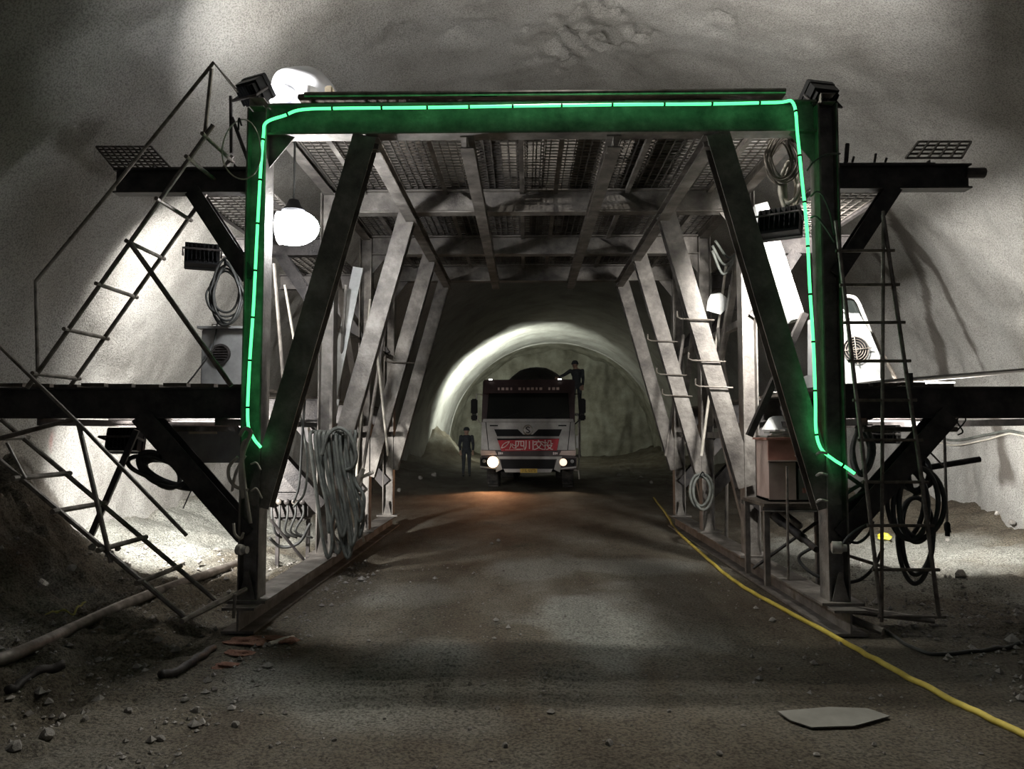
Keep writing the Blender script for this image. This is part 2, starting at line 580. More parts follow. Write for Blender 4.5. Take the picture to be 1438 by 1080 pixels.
def shell():
    ys = np.concatenate([np.arange(-12, 5, 0.5), np.arange(5, 8, 0.1), np.arange(8, 15, 0.05), np.arange(15, 25, 0.12), np.arange(25, 44.01, 0.25)])
    a0 = math.asin(-(TZ + 0.5) / TR)
    NA = 300
    angs = np.linspace(a0, math.pi - a0, NA)
    A, Yg = np.meshgrid(angs, ys)
    ca, sa = np.cos(A), np.sin(A)
    X0, Z0 = tx(Yg) + TR * ca, TZ + TR * sa
    disp = 0.055 * fbm(X0 * 0.7, Yg * 0.7, Z0 * 0.7, 3, 3) + 0.022 * fbm(X0 * 3.1, Yg * 3.1, Z0 * 3.1, 3, 9)
    # rounded ridges of the spraying passes, across the vault
    disp += 0.012 * np.sin(Yg * 2.6 + 1.5 * vnoise(A * 2, Yg * 0.3, 0, 5))
    # broken-out hollows in the crown
    for (px, py, r, dep) in ((650, 35, 0.30, .10), (820, 60, 0.45, .14), (845, 10, 0.35, .12), (560, 45, .3, .09), (780, 70, 0.3, .09), (1015, 30, 0.25, .08), (890, 50, .22, .07)):
        c = wall_hit(px, py)
        d2 = ((X0 - c[0]) ** 2 + (Yg - c[1]) ** 2 + (Z0 - c[2]) ** 2) / (r * r)
        disp += dep * np.exp(-d2 * (1 + 0.8 * vnoise(X0 * 6, Yg * 6, Z0 * 6, 4))) * (0.6 + 0.8 * vnoise(X0 * 9, Yg * 9, Z0 * 9, 6))
    R = TR + disp
    X, Z = tx(Yg) + R * ca, TZ + R * sa
    P = np.stack([X, Yg, Z], -1).reshape(-1, 3)
    nr, nc = X.shape
    # vertex normals of the whole vault so that the three pieces meet without a seam
    dY = np.gradient(np.stack([X, Yg, Z], -1), axis=0)
    dA = np.gradient(np.stack([X, Yg, Z], -1), axis=1)
    N = np.cross(dY, dA).reshape(-1, 3)
    N /= np.linalg.norm(N, axis=1)[:, None]
    inward = np.stack([-(X - tx(Yg)), 0 * X, -(Z - TZ)], -1).reshape(-1, 3)
    N[(N * inward).sum(1) < 0] *= -1
    seep = np.zeros(len(P))
    for pix, w in (([(1238, 285), (1265, 335), (1290, 385), (1306, 450), (1322, 500), (1330, 545), (1338, 590)], [.10, .16, .13, .14, .24, .20, .16]),
                   ([(1245, 300), (1285, 350), (1320, 395), (1342, 430), (1362, 470), (1385, 520), (1390, 545)], [.10, .14, .10, .08, .09, .05, .04]),
                   ([(1395, 560), (1405, 600), (1412, 640), (1418, 668)], [.17, .18, .15, .22]),
                   ([(1228, 360), (1250, 395), (1262, 430)], [.12, .10, .06]),
                   ([(30, 640), (60, 690), (90, 720)], [.05, .08, .04])):
        seep = np.maximum(seep, 0.82 * polyline_mask(P, pix, w))
    paint = np.zeros(len(P))
    for pix in ([(155, 448), (168, 440), (178, 450), (170, 465), (160, 478)], [(135, 500), (150, 500), (152, 512), (138, 518), (128, 508)], [(125, 490), (128, 500)], [(72, 610), (68, 628)]):
        paint = np.maximum(paint, 0.5 * polyline_mask(P, pix, [.035] * len(pix), 0.6, 3))
    cut = [0, int(NA * 0.30), int(NA * 0.70), NA - 1]
    for k, nm in enumerate(('wall_right', 'ceiling', 'wall_left')):
        c0, c1 = cut[k], cut[k + 1]
        idx = (np.arange(nr)[:, None] * nc + np.arange(c0, c1 + 1)[None, :])
        V, NN = P[idx.ravel()], N[idx.ravel()]
        w = c1 - c0 + 1
        i = (np.arange(nr - 1)[:, None] * w + np.arange(w - 1)[None, :]).ravel()
        faces = np.stack([i, i + 1, i + w + 1, i + w], 1)
        me = bpy.data.meshes.new(nm)
        me.from_pydata(V.tolist(), [], faces.tolist())
        me.update()
        me.shade_smooth()
        me.normals_split_custom_set_from_vertices(NN.tolist())
        for an, arr in (('seep', seep), ('paint', paint)):
            at_ = me.attributes.new(an, 'FLOAT', 'POINT')
            at_.data.foreach_set('value', arr[idx.ravel()].astype(np.float32))
        me.materials.append(M['wall'])
        o = bpy.data.objects.new(nm, me)
        COL.objects.link(o)
        o['kind'] = 'structure'


shell()


def far_end():
    # unlined heading behind the last lining ring, and the working face that closes it
    ys = np.arange(44.0, 50.6, 0.12)
    a0 = math.asin(-(TZ + 0.5) / TR)
    angs = np.linspace(a0, math.pi - a0, 200)
    A, Yg = np.meshgrid(angs, ys)
    X0, Z0 = tx(Yg) + TR * np.cos(A), TZ + TR * np.sin(A)
    R = 6.34 + 0.16 * fbm(X0 * .9, Yg * .9, Z0 * .9, 4, 21) + 0.07 * np.sin(Yg * 5.2)
    X, Z = tx(Yg) + R * np.cos(A), TZ + R * np.sin(A)
    nr, nc = X.shape
    i = (np.arange(nr - 1)[:, None] * nc + np.arange(nc - 1)[None, :]).ravel()
    me = bpy.data.meshes.new('wall_heading')
    me.from_pydata(np.stack([X, Yg, Z], -1).reshape(-1, 3).tolist(), [], np.stack([i, i + 1, i + nc + 1, i + nc], 1).tolist())
    me.update()
    me.shade_smooth()
    me.materials.append(M['rock'])
    o = bpy.data.objects.new('wall_heading', me)
    COL.objects.link(o)
    o['kind'] = 'structure'
    ring = MB()
    na = 120
    for r0 in (TR - .03, TR + .75):
        for yy in (44.0, 44.12):
            ring.v += [(float(tx(44.0)) + r0 * math.cos(t), yy, TZ + r0 * math.sin(t)) for t in np.linspace(a0, math.pi - a0, na)]
    for k in range(na - 1):
        for p, q in ((0, 1), (1, 3), (3, 2), (2, 0)):
            ring.f.append((p * na + k, p * na + k + 1, q * na + k + 1, q * na + k))
    ro = ring.build('trim_1', M['wall'])
    ro['kind'] = 'structure'
    n = 110
    u = np.linspace(-7, 7, n)
    w = np.linspace(-.6, 7.2, 70)
    U, W = np.meshgrid(u, w)
    X = tx(50.0) + U
    Yf = 49.9 + 0.28 * fbm(X * .8, W * .35, 3.0, 4, 31) + 0.10 * fbm(X * 3, W * 1.0, 5.0, 3, 33)
    i = (np.arange(69)[:, None] * n + np.arange(n - 1)[None, :]).ravel()
    me = bpy.data.meshes.new('wall_back')
    me.from_pydata(np.stack([X, Yf, W], -1).reshape(-1, 3).tolist(), [], np.stack([i, i + 1, i + n + 1, i + n], 1).tolist())
    me.update()
    me.shade_smooth()
    me.materials.append(M['rock'])
    o = bpy.data.objects.new('wall_back', me)
    COL.objects.link(o)
    o['kind'] = 'structure'


far_end()


# ------------------------------------------------------------------ floor
def floor_h(x, y):
    x, y = np.asarray(x, float), np.asarray(y, float)
    h = 0.022 * fbm(x * .8, y * .5, 0, 3, 41)
    side_l = np.clip((tx(y) - 3.4 - x) / 2.7, 0, 1)
    side_r = np.clip((x - tx(y) - 3.6) / 2.5, 0, 1)
    rough = 0.15 + np.clip((-2.0 - x) / 1.0, 0, 1) * np.clip((14 - y) / 6, 0.2, 1) + 0.8 * np.clip((x - 3.2) / 1.0, 0, 1)
    h = h + rough * (0.046 * fbm(x * 3, y * 3, 0, 4, 43) + 0.026 * fbm(x * 11, y * 11, 0, 2, 47))
    far = np.clip((y - 9) / 6, 0, 1)
    h = h + side_l ** 1.6 * (0.50 + 0.2 * fbm(x, y, 0, 3, 51)) + side_r ** 1.6 * (0.45 + .2 * fbm(x, y, 1, 3, 53))
    # spoil heap at the foot of the left wall
    h = h + 0.95 * np.exp(-(((x + 4.78) / .55) ** 2 + ((y - 6.95) / .75) ** 2)) * (1 + .3 * fbm(x * 2.2, y * 2.2, 0, 4, 57))
    # heap at the far left foot, by the lit ring
    h = h + 1.3 * np.exp(-(((x + 4.3) / 1.1) ** 2 + ((y - 38) / 2.2) ** 2)) * (1 + .2 * fbm(x * 2, y * 2, 0, 3, 58))
    # wheel ruts running along the drive
    nb = np.clip((y - 1.5) / 1, 0, 1) * np.clip((16 - y) / 5, 0, 1)
    for cx, w, d in ((-2.75, .16, .05), (-3.25, .12, .035), (-1.75, .10, .02)):
        cc = cx + 0.10 * (y - 4.5) * (0.9 if cx < -2 else 0) + .05 * np.sin(y * 1.3)
        h = h - nb * d * np.exp(-((x - cc) / w) ** 2) + nb * .6 * d * np.exp(-((np.abs(x - cc) - 2 * w) / (.7 * w)) ** 2)
    # tyre tread printed in the wet slurry
    t = np.clip((y - 4.45) / .25, 0, 1) * np.clip((5.75 - y) / .25, 0, 1)
    band = np.clip((x + 1.20) / .05, 0, 1) * np.clip((-.70 - x) / .05, 0, 1)
    tri = np.abs(((x + 1.2) / .16) % 2 - 1) * 0.05
    h = h + t * band * 0.013 * np.sign(np.sin((y + tri) * 2 * math.pi / .125)) * (0.6 + .5 * vnoise(x * 4, y * 4, 0, 60))
    band2 = np.clip((x + .63) / .02, 0, 1) * np.clip((-.45 - x) / .02, 0, 1)
    h = h + t * band2 * 0.014 * np.sign(np.sin(y * 2 * math.pi / .10))
    band3 = np.clip((x - .05) / .05, 0, 1) * np.clip((.42 - x) / .05, 0, 1) * np.clip((y - 4.5) / .2, 0, 1) * np.clip((5.5 - y) / .2, 0, 1)
    h = h + band3 * 0.009 * np.sign(np.sin((y + .3 * x) * 2 * math.pi / .12))
    # level strips under the two base beams
    for bx in (-2.285, 2.545):
        k = np.exp(-((x - bx) / .28) ** 4) * np.clip((y - 5.9) / .2, 0, 1) * np.clip((13.6 - y) / .4, 0, 1)
        h = h * (1 - k) + k * -0.01
    return h


def make_floor():
    xs = np.concatenate([np.arange(-7.2, -4.8, .08), np.arange(-4.8, 4.6, .03), np.arange(4.6, 9.0, .08)])
    ys = np.concatenate([np.arange(-12, 1.8, .4), np.arange(1.8, 7.2, .025), np.arange(7.2, 14, .06), np.arange(14, 51, .25)])
    X, Y = np.meshgrid(xs, ys)
    H = floor_h(X, Y)
    nr, nc = X.shape
    me = bpy.data.meshes.new('floor')
    i = (np.arange(nr - 1)[:, None] * nc + np.arange(nc - 1)[None, :]).ravel()
    me.from_pydata(np.stack([X, Y, H], -1).reshape(-1, 3).tolist(), [], np.stack([i, i + 1, i + nc + 1, i + nc], 1).tolist())
    me.update()
    me.shade_smooth()
    s = np.zeros_like(X)
    for cx, cy, rx, ry, k in ((.55, 6.9, .75, 1.6, .75), (.15, 9.0, .5, 1.2, .5), (1.0, 9.3, 1.0, .5, .45), (-.75, 5.1, .75, .75, .42), (-1.5, 5.0, .6, .5, .5), (.9, 6.0, .6, .5, .55), (-1.2, 7.6, .6, .5, .25), (.35, 5.0, .45, .5, .25),
                              (4.6, 9.6, 1.6, 2.4, .6), (-4.4, 10.2, 1.6, 2.6, .75)):
        s = np.maximum(s, k * np.clip(1.35 - ((X - cx) / rx) ** 2 - ((Y - cy) / ry) ** 2 + .75 * fbm(X * 1.7, Y * 1.2, 0, 4, 71), 0, 1))
    a = me.attributes.new('slurry', 'FLOAT', 'POINT')
    a.data.foreach_set('value', s.ravel().astype(np.float32))
    me.materials.append(M['dirt'])
    o = bpy.data.objects.new('floor', me)
    COL.objects.link(o)
    o['kind'] = 'structure'


make_floor()


def fz(x, y):
    return float(floor_h(np.array([x]), np.array([y]))[0])


# ------------------------------------------------------------------ gantry
GX, GY = 0.13, 6.45
FR = [0.0, 2.35, 4.45, 6.40]          # frame stations along the drive
gan = thing('tunnel_gantry', (GX, GY, 0), 'tall steel work gantry straddling the dirt road, with mesh decks and side platforms', 'gantry')
GO = np.array([GX, GY, 0])


def gp(name, mb, m, parent=None, smooth=False):
    return mb.build(name, m, parent or gan, smooth)


def L3(x, y, z):
    """gantry-local to world"""
    return np.array([GX + x, GY + y, z])


def rep(name, mb, m, offs, parent=gan):
    """one mesh, several stations along the gantry"""
    me = mb.mesh(name, m, GO)
    out = []
    for dy in offs:
        o = bpy.data.objects.new(name, me)
        COL.objects.link(o)
        o.parent = parent
        o.location = (0, dy, 0)
        o['_o'] = [GX, GY + dy, 0.0]
        out.append(o)
    return out


PX = 2.415
for s in (-1, 1):
    posts = rep('post', MB().ibeam(L3(s * PX, 0, .21), L3(s * PX, 0, 4.36), .17, .20, .014, .014, (1, 0, 0)), M['steel'], FR)
    plate = MB().box(L3(s * PX, 0, .215), (.34, .32, .022)).mesh('base_plate', M['steel'], GO)
    gus = MB().prism([L3(s * PX - .07, -.10, .225), L3(s * PX + .07, -.10, .225), L3(s * PX + .012, -.10, .46), L3(s * PX - .012, -.10, .46)], (0, -.012, 0)).mesh('gusset', M['steel'], GO)
    cor = MB().prism([L3(s * (PX - .085), -.02, 4.13), L3(s * (PX - .30), -.02, 4.13), L3(s * (PX - .085), -.02, 3.86)], (0, .014, 0)).mesh('corner_gusset', M['steel'], GO)
    for p in posts:
        for nm, me in (('base_plate', plate), ('gusset', gus), ('corner_gusset', cor)):
            q = bpy.data.objects.new(nm, me)
            COL.objects.link(q)
            q.parent = p
    rep('knee_brace', MB().ibeam(L3(s * 1.50, 0.0, 4.12), L3(s * 2.36, 0.0, .98), .15, .20, .012, .012, (0, 1, 0)), M['steel'], FR)
    gp('base_beam', MB().ibeam(L3(s * PX, -.30, .10), L3(s * PX, 6.75, .10), .20, .26, .02, .016), M['steel'])
    gp('edge_beam', MB().chan(L3(s * PX, -.12, 4.40), L3(s * PX, 6.6, 4.40), .08, .12), M['steel'])
    # side rails and cross bracing between the posts
    for z in (1.55, 2.9):
        gp('side_rail', MB().angle(L3(s * (PX + .05), FR[1] + .1, z), L3(s * (PX + .05), 6.4, z), .08), M['steel'])
    for k in range(3):
        y0, y1 = FR[k] + .1, FR[k + 1] - .1
        if not (k == 0):
            gp('diagonal_brace', MB().angle(L3(s * (PX - .02), y0, .5), L3(s * (PX - .02), y1, 2.5), .07), M['steel'])
        if not (k == 0):
            gp('diagonal_brace', MB().angle(L3(s * (PX + .02), y0, 4.0), L3(s * (PX + .02), y1, 1.7), .08), M['steel'])
rep('cross_beam', MB().ibeam(L3(-2.33, 0, 4.265), L3(2.33, 0, 4.265), .27, .16, .016, .012), M['steel'], FR)
for k in (-1.45, -.63, .63, 1.45):
    gp('stringer', MB().ibeam(L3(k, -.02, 4.075), L3(k, 6.5, 4.075), .11, .12, .012, .01), M['steel'])
for k in (-2.0, -1.05, -.17, .22, 1.05, 2.0):
    gp('joist', MB().angle(L3(k, 0.05, 4.385), L3(k, 6.4, 4.385), .05), M['steel'])
# stiffeners seen on the second and third cross beams
for fy in FR[1:]:
    for k in (-.9, .9):
        gp('stiffener', MB().prism([L3(k - .35, fy - .085, 4.15), L3(k + .35, fy - .085, 4.15), L3(k, fy - .085, 4.36)], (0, .01, 0)), M['steel'])
# bent rebar steps
for k, (s, t) in enumerate(((1, .42), (1, .58), (1, .68), (-1, .52))):
    for fi in ((1, 2) if s > 0 else (2,)):
        c = L3(s * (1.50 + .75 * t), FR[fi] - .11, 4.12 - 2.96 * t)
        w = .22
        pts = [c + np.array([-w, 0, .09]), c + np.array([-w, 0, .02]), c + np.array([-w + .04, 0, 0]), c + np.array([w * .9, 0, -.015])]
        gp('step_rung', MB().tube(pts, .010, 6), M['pipe'])

for y_ in (638, 668, 705):
    gp('hose_clamp', MB().tube(spline([at(1147, y_, 6.36), at(1152, y_ - 3, 6.30), at(1162, y_ - 1, 6.29)], 4), .012, 6), M['rebar'])
# ---- wire mesh decks
def mesh_panel(x0, x1, y0, y1, z, sx=.085, sy=.085, t=.012, seed=0, bow=0.0):
    r = np.random.default_rng(seed)
    mb = MB()
    nx, ny = max(2, int(round((x1 - x0) / sx))), max(2, int(round((y1 - y0) / sy)))
    for i in range(nx + 1):
        x = x0 + (x1 - x0) * i / nx
        mb.bar((x, y0, z), (x + r.normal(0, .006), y1, z), t, t)
    for j in range(ny + 1):
        y = y0 + (y1 - y0) * j / ny
        mb.bar((x0, y, z + t), (x1, y + r.normal(0, .006), z + t), t, t)
    return mb


cols = [-2.33, -1.55, -.72, .04, .70, 1.52, 2.33]
for b in range(3):
    for c in range(6):
        x0, x1 = GX + cols[c] + .01, GX + cols[c + 1] - .01
        y0, y1 = GY + FR[b] + .02, GY + FR[b + 1] - .02
        gp('mesh_panel', mesh_panel(x0, x1, y0, y1, 4.425, seed=b * 9 + c), M['mesh'])
        if (b + c) % 2 == 0 and c not in (0, 5):
            gp('mesh_panel', mesh_panel(x0 + .03, x1 + .05, y0 + .05, y1 + .02, 4.455, .10, .10, .014, seed=50 + b * 9 + c), M['mesh'])
# deck boards that show as dark strips from below
for k, (x, w, y0, y1) in enumerate(((-1.32, .26, 0.1, 6.3), (-.48, .22, 0, 4.3), (.50, .24, .1, 6.4), (1.30, .30, .2, 6.2), (-2.05, .20, 2.5, 6.3), (.02, .18, 2.4, 6.4), (-.9, .2, 2.3, 6.2), (1.02, .16, 0.1, 4.2))):
    gp('deck_board', MB().box(L3(x, (y0 + y1) / 2, 4.495), (w, y1 - y0, .035)), M['plank'])
gp('deck_kerb', MB().rod(L3(-2.0, -.14, 4.45), L3(2.05, -.14, 4.45), .022), M['pipe'])
gp('deck_board', MB().box(L3(0.0, .10, 4.50), (4.2, .2, .04)), M['plank'])

# ---- side platforms
UL, LL, UR, LR = 3.66, 4.95, 3.62, 4.75
for s, U, W in ((-1, UL, LL), (1, UR, LR)):
    rep('cantilever_beam', MB().ibeam(L3(s * 2.50, 0, 3.745), L3(s * U, 0, 3.745), .21, .12, .014, .01), M['darksteel'], FR)
    rep('strut', MB().ibeam(L3(s * 2.98, 0, 3.66), L3(s * 2.47, 0, 2.90), .13, .13, .012, .01, (0, 1, 0)), M['darksteel'], FR)
    rep('cantilever_beam', MB().ibeam(L3(s * 2.50, 0, 1.84), L3(s * W, 0, 1.84), .26, .14, .016, .012), M['darksteel'], FR)
    rep('strut', MB().ibeam(L3(s * 3.36, 0, 1.74), L3(s * 2.45, 0, .74), .17, .17, .014, .012, (0, 1, 0)), M['darksteel'], FR)
    for b in range(3):
        y0, y1 = GY + FR[b], GY + FR[b + 1]
        xa, xb = sorted((GX + s * 2.53, GX + s * 3.35))
        gp('mesh_panel', mesh_panel(xa, xb, y0, y1, 3.862, .09, .09, .012, seed=200 + b), M['mesh'])
        n = 9 if s < 0 else 7
        for k in range(n):
            x = s * (2.64 + k * .235)
            if s > 0 and b == 0 and k > 3:
                continue
            gp('deck_plank', MB().box(L3(x, (FR[b] + FR[b + 1]) / 2, 1.985 + .006 * (k % 3)), (.20, y1 - y0 - .02, .03)), M['plank'])
    for x in (2.6, 3.3):
        gp('deck_runner', MB().angle(L3(s * x, -.05, 3.86), L3(s * x, 6.45, 3.86), .05), M['darksteel'])
    for x in (2.7, 4.2):
        gp('deck_runner', MB().chan(L3(s * x, -.08, 1.68), L3(s * x, 6.45, 1.68), .06, .05), M['darksteel'])

# tube stub at the end of the upper right cantilever, and rebar stubs along its top
gp('socket_tube', MB().rod(at(1355, 243, 6.45), at(1382, 243, 6.45), .045, 10), M['darksteel'])
for px, h in ((1188, 26), (1197, 8), (1228, 12), (1243, 6)):
    gp('rebar_stub', MB().rod(at(px, 228, 6.42), at(px + 2, 228 - h, 6.42), .018 if h > 20 else .010, 6), M['darksteel'])
gp('rebar_stub', MB().rod(at(1278, 545, 6.36), at(1277, 524, 6.36), .026, 6), M['darksteel'])


def tilted_mesh(c, u, v, nu, nv, t):
    mb = MB()
    for i in range(nu + 1):
        a = c + u * (i / nu)
        mb.bar(a, a + v, t, t)
    for j in range(nv + 1):
        a = c + v * (j / nv)
        mb.bar(a, a + u, t, t)
    return mb


# loose mesh sheets leaning on the side platforms
c0 = at(1272, 222, 6.7)
c1 = at(1350, 222, 6.7)
c2 = at(1290, 199, 7.1)
tag(tilted_mesh(c0, c1 - c0, c2 - c0, 5, 4, .016).build('mesh_sheet', M['mesh']), 'small square mesh sheet tilted up above the upper right cantilever', 'mesh sheet')
c0 = at(160, 236, 6.6)
c1 = at(240, 236, 6.6)
c2 = at(135, 206, 6.8)
tag(tilted_mesh(c0, c1 - c0, c2 - c0, 9, 7, .014).build('mesh_sheet', M['mesh']), 'dark mesh sheet lying on the end of the upper left platform', 'mesh sheet')
c0 = L3(2.9, .08, 2.03)
tag(tilted_mesh(c0, np.array([1.95, 0, .16]), np.array([0, 2.2, .02]), 20, 22, .014).build('mesh_sheet', M['rebar']), 'pale mesh sheet laid on the lower right platform, brightly lit', 'mesh sheet')
tag(MB().box(L3(4.0, 2.5, 2.15), (1.4, .5, .02), None).build('white_board', M['whitepaint']), 'white board lying flat on the lower right platform', 'board')

# ------------------------------------------------------------------ ladders on the left
def pipe_part(name, pts, r, parent, m='pipe', n=8, k=0):
    P = spline(pts, k) if k else pts
    return MB().tube(P, r, n).build(name, M[m], parent, smooth=True)


YA, YB = 5.95, 6.45 - .10 + .10
lad = thing('stair_ladder', tuple(at(60, 545, YA)), 'steel pipe ladder rising from lower left platform to the upper one, with bent handrail', 'ladder')
A0, A1 = at(292, 186, YA), at(38, 545, YA)
dirA = A1 - A0
B0, B1 = A0 + np.array([0, .52, 0]), A1 + np.array([0, .52, 0])
pipe_part('rail', [A0 - dirA * .03, A1], .018, lad)
pipe_part('rail', [B0, B1], .018, lad)
for t in (.015, .105, .27, .435, .60, .775, .945):
    p = A0 + dirA * t
    MB().rod(p + np.array([0, -.06, 0]), p + np.array([0, .58, 0]), .017).build('rung', M['pipe'], lad)
hr = [at(333, 128, 6.5), at(300, 88, YA), at(160, 262, YA), at(50, 395, YA), at(53, 522, YA)]
pipe_part('handrail', hr, .014, lad)
pipe_part('handrail_post', [at(297, 97, YA), at(288, 186, YA)], .016, lad)
pipe_part('prop', [at(182, 340, YA - .03), at(325, 542, YA + .1)], .02, lad)

YN, YF = 5.62, 6.18
lad2 = thing('stair_ladder', tuple(at(262, 868, YN)), 'lower left pipe ladder hanging from the platform down towards the ground, with handrail', 'ladder')
N0, N1 = at(-70, 588, YN), at(262, 869, YN)
dn = N1 - N0
off = np.array([0, YF - YN, 0])
pipe_part('rail', [N0, N1], .02, lad2)
pipe_part('rail', [N0 + off, N1 + off], .02, lad2)
for t in (.10, .30, .465, .655, .815, 1.0):
    p = N0 + dn * t
    MB().rod(p - np.array([0, .08, 0]), p + off * 1.12, .02).build('rung', M['pipe'], lad2)
pipe_part('handrail', [at(-60, 430, YN), at(0, 487, YN), at(112, 596, YN), at(262, 752, YN)], .015, lad2)
pipe_part('handrail_post', [at(156, 790, YN), at(110, 594, YN), at(104, 589, YN), at(90, 592, YN), at(-40, 626, YN)], .018, lad2)
pipe_part('support_bar', [at(262, 869, YN), at(345, 828, 6.3)], .022, lad2)
pipe_part('support_leg', [at(330, 834, 6.1), at(328, 868, 6.1)], .014, lad2)
pipe_part('brace', [at(10, 622, YN), at(36, 672, YN)], .012, lad2)

# right-hand ladder
YR = 6.20
lad3 = thing('pipe_ladder', tuple(at(1280, 868, YR)), 'narrow dark rung ladder leaning against the right side platforms', 'ladder')
rl = [at(1174, 310, YR), at(1196, 500, YR), at(1212, 640, YR), at(1238, 868, YR)]
rr = [at(1240, 302, YR), at(1269, 500, YR), at(1290, 640, YR), at(1319, 868, YR)]
pipe_part('rail', rl, .017, lad3)
pipe_part('rail', rr, .017, lad3)


def on(poly, y):
    for a, b in zip(poly[:-1], poly[1:]):
        if a[2] >= y >= b[2]:
            t = (a[2] - y) / (a[2] - b[2])
            return a + (b - a) * t
    return poly[-1]


for py in (305, 352, 400, 453, 507, 562, 618, 677, 738, 800, 866):
    z = at(1240, py, YR)[2]
    a, b = on(rl, z), on(rr, z)
    e = nrm(b - a) * .05
    MB().rod(a - e * .6, b + e, .014, 6).build('rung', M['pipe'], lad3)
for dy in (0,):
    pipe_part('foot_bar', [at(1190, 858, YR + .15), at(1312, 872, YR - .02)], .022, lad3)

# ------------------------------------------------------------------ lamps
def lamp(name, label, pos, aim, size, power, lens='lens', spread=150, color=(1, .98, .94), bracket=True, group=None, depth=.12, fins=8, shape='box'):
    pos, aim = np.asarray(pos, float), np.asarray(aim, float)
    root = thing(name, tuple(pos), label, 'lamp', group)
    q = Vector(aim - pos).to_track_quat('-Z', 'Y')
    root.rotation_mode = 'QUATERNION'
    root.rotation_quaternion = q
    w, h = size

    def lp(nm, mb, m, sm=False):
        ob = bpy.data.objects.new(nm, mb.mesh(nm, m, (0, 0, 0), sm))
        COL.objects.link(ob)
        ob.parent = root
        return ob
    if shape == 'box':
        b = MB()
        b.box((0, 0, depth * .55), (w, h, depth * .9))
        lp('housing', b, M['black'])
        for k in range(4):
            sx, sy = ((1, 0), (-1, 0), (0, 1), (0, -1))[k]
            lp('rim', MB().box((sx * w / 2, sy * h / 2, -.005), (.014 if sx else w, .014 if sy else h, .05)), M['black'])
        for k in range(fins):
            lp('cooling_fin', MB().box((-w * .42 + k * w * .84 / (fins - 1), 0, depth + .025), (.008, h * .8, .05)), M['black'])
        lp('lens', MB().box((0, 0, .006), (w * .92, h * .92, .008)), M[lens])
    else:
        lp('housing', MB().lathe((0, 0, 0), (0, 0, 1), [(w * .5, 0), (w * .5, .03), (w * .34, .10), (w * .2, .16)], 28), M['black'], True)
        lp('lens', MB().lathe((0, 0, -.11), (0, 0, 1), [(.02, 0), (w * .22, .012), (w * .36, .035), (w * .45, .07), (w * .47, .105)], 28), M[lens], True)
    if bracket:
        lp('bracket', MB().tube([(-w / 2 - .02, 0, .05), (-w / 2 - .02, 0, depth + .1), (w / 2 + .02, 0, depth + .1), (w / 2 + .02, 0, .05)], .012, 6), M['darksteel'])
    ld = bpy.data.lights.new(name + '_light', 'AREA')
    ld.shape = 'RECTANGLE'
    ld.size, ld.size_y = w * .9, h * .9
    ld.energy = power
    ld.color = color
    ld.spread = math.radians(spread)
    lo = bpy.data.objects.new('light_source', ld)
    COL.objects.link(lo)
    lo.parent = root
    lo.location = (0, 0, -.02 if shape == 'box' else -.13)
    return root


# top corners of the gantry
lamp('floodlight', 'dark floodlight tilted up on top of the left gantry post', at(363, 124, 6.62), at(363, 124, 6.62) + np.array([.45, .95, 1.0]), (.24, .20), POWER['top_left'], spread=165)
lamp('floodlight', 'dark floodlight tilted up on top of the right gantry post', at(1146, 132, 6.55), at(1146, 132, 6.55) + np.array([-.22, .85, 1.0]), (.24, .20), POWER['top_right'], spread=140)
# the glaring lamp below the top left corner
pC = at(412, 320, 6.95)
gl = thing('glaring_lamp', tuple(pC), 'glaring white globe lamp hanging below the top left corner of gantry', 'lamp')
MB().blob(pC, (.235, .16, .165), 0, 4).build('globe', M['lens_glare'], gl, smooth='all')
light_shield = MB()  # half shell added to keep the globe's light off the left wall
nu, nv = 16, 12
for sc in (1.12, 1.20):
    light_shield.v += [tuple(pC + np.array([-.13 - .15 * sc * math.cos(.5 * math.pi * i / nu), .132 * sc * math.sin(.5 * math.pi * i / nu) * math.cos(2 * math.pi * j / nv), .132 * sc * math.sin(.5 * math.pi * i / nu) * math.sin(2 * math.pi * j / nv)])) for i in range(nu + 1) for j in range(nv + 1)]
n1 = (nu + 1) * (nv + 1)
for o_ in (0, n1):
    light_shield.f += [(o_ + i * (nv + 1) + j, o_ + i * (nv + 1) + j + 1, o_ + (i + 1) * (nv + 1) + j + 1, o_ + (i + 1) * (nv + 1) + j) for i in range(nu) for j in range(nv)]
light_shield.f += [(nu * (nv + 1) + j, nu * (nv + 1) + j + 1, n1 + nu * (nv + 1) + j + 1, n1 + nu * (nv + 1) + j) for j in range(nv)]
light_shield.build('reflector', M['darksteel'], gl, smooth=True)
MB().lathe(pC + np.array([0, 0, .14]), (0, 0, 1), [(.10, 0), (.11, .02), (.07, .06), (.045, .12), (.02, .13)], 20).build('socket', M['black'], gl, True)
MB().rod(pC + np.array([0, 0, .26]), np.array([pC[0], pC[1], 4.40]), .010, 6).build('flex', M['rubber'], gl)
# floodlights of the left side bays, seen from behind
pD = at(284, 363, 8.1)
lamp('floodlight', 'black floodlight under the upper left platform, facing the left wall', pD, pD + np.array([-.42, 1.0, -.28]), (.34, .24), POWER['bay_left'], spread=140)
pD2 = at(180, 620, 7.35)
lamp('floodlight', 'black floodlight under the lower left platform, lighting the ground behind', pD2, pD2 + np.array([-.02, 1.0, -.22]), (.30, .22), POWER['low_left'], spread=115)
# right bay
pE = at(1097, 318, 7.25)
lamp('floodlight', 'black finned floodlight tinged green beside the right gantry post', pE, pE + np.array([.80, 1.3, -.50]), (.38, .26), POWER['bay_right'], spread=115)
pE2 = at(1246, 610, 8.2)
lamp('floodlight', 'small floodlight under the lower right platform behind the ladder', pE2, pE2 + np.array([.9, 1.0, -.02]), (.24, .18), POWER['low_right'], spread=130)
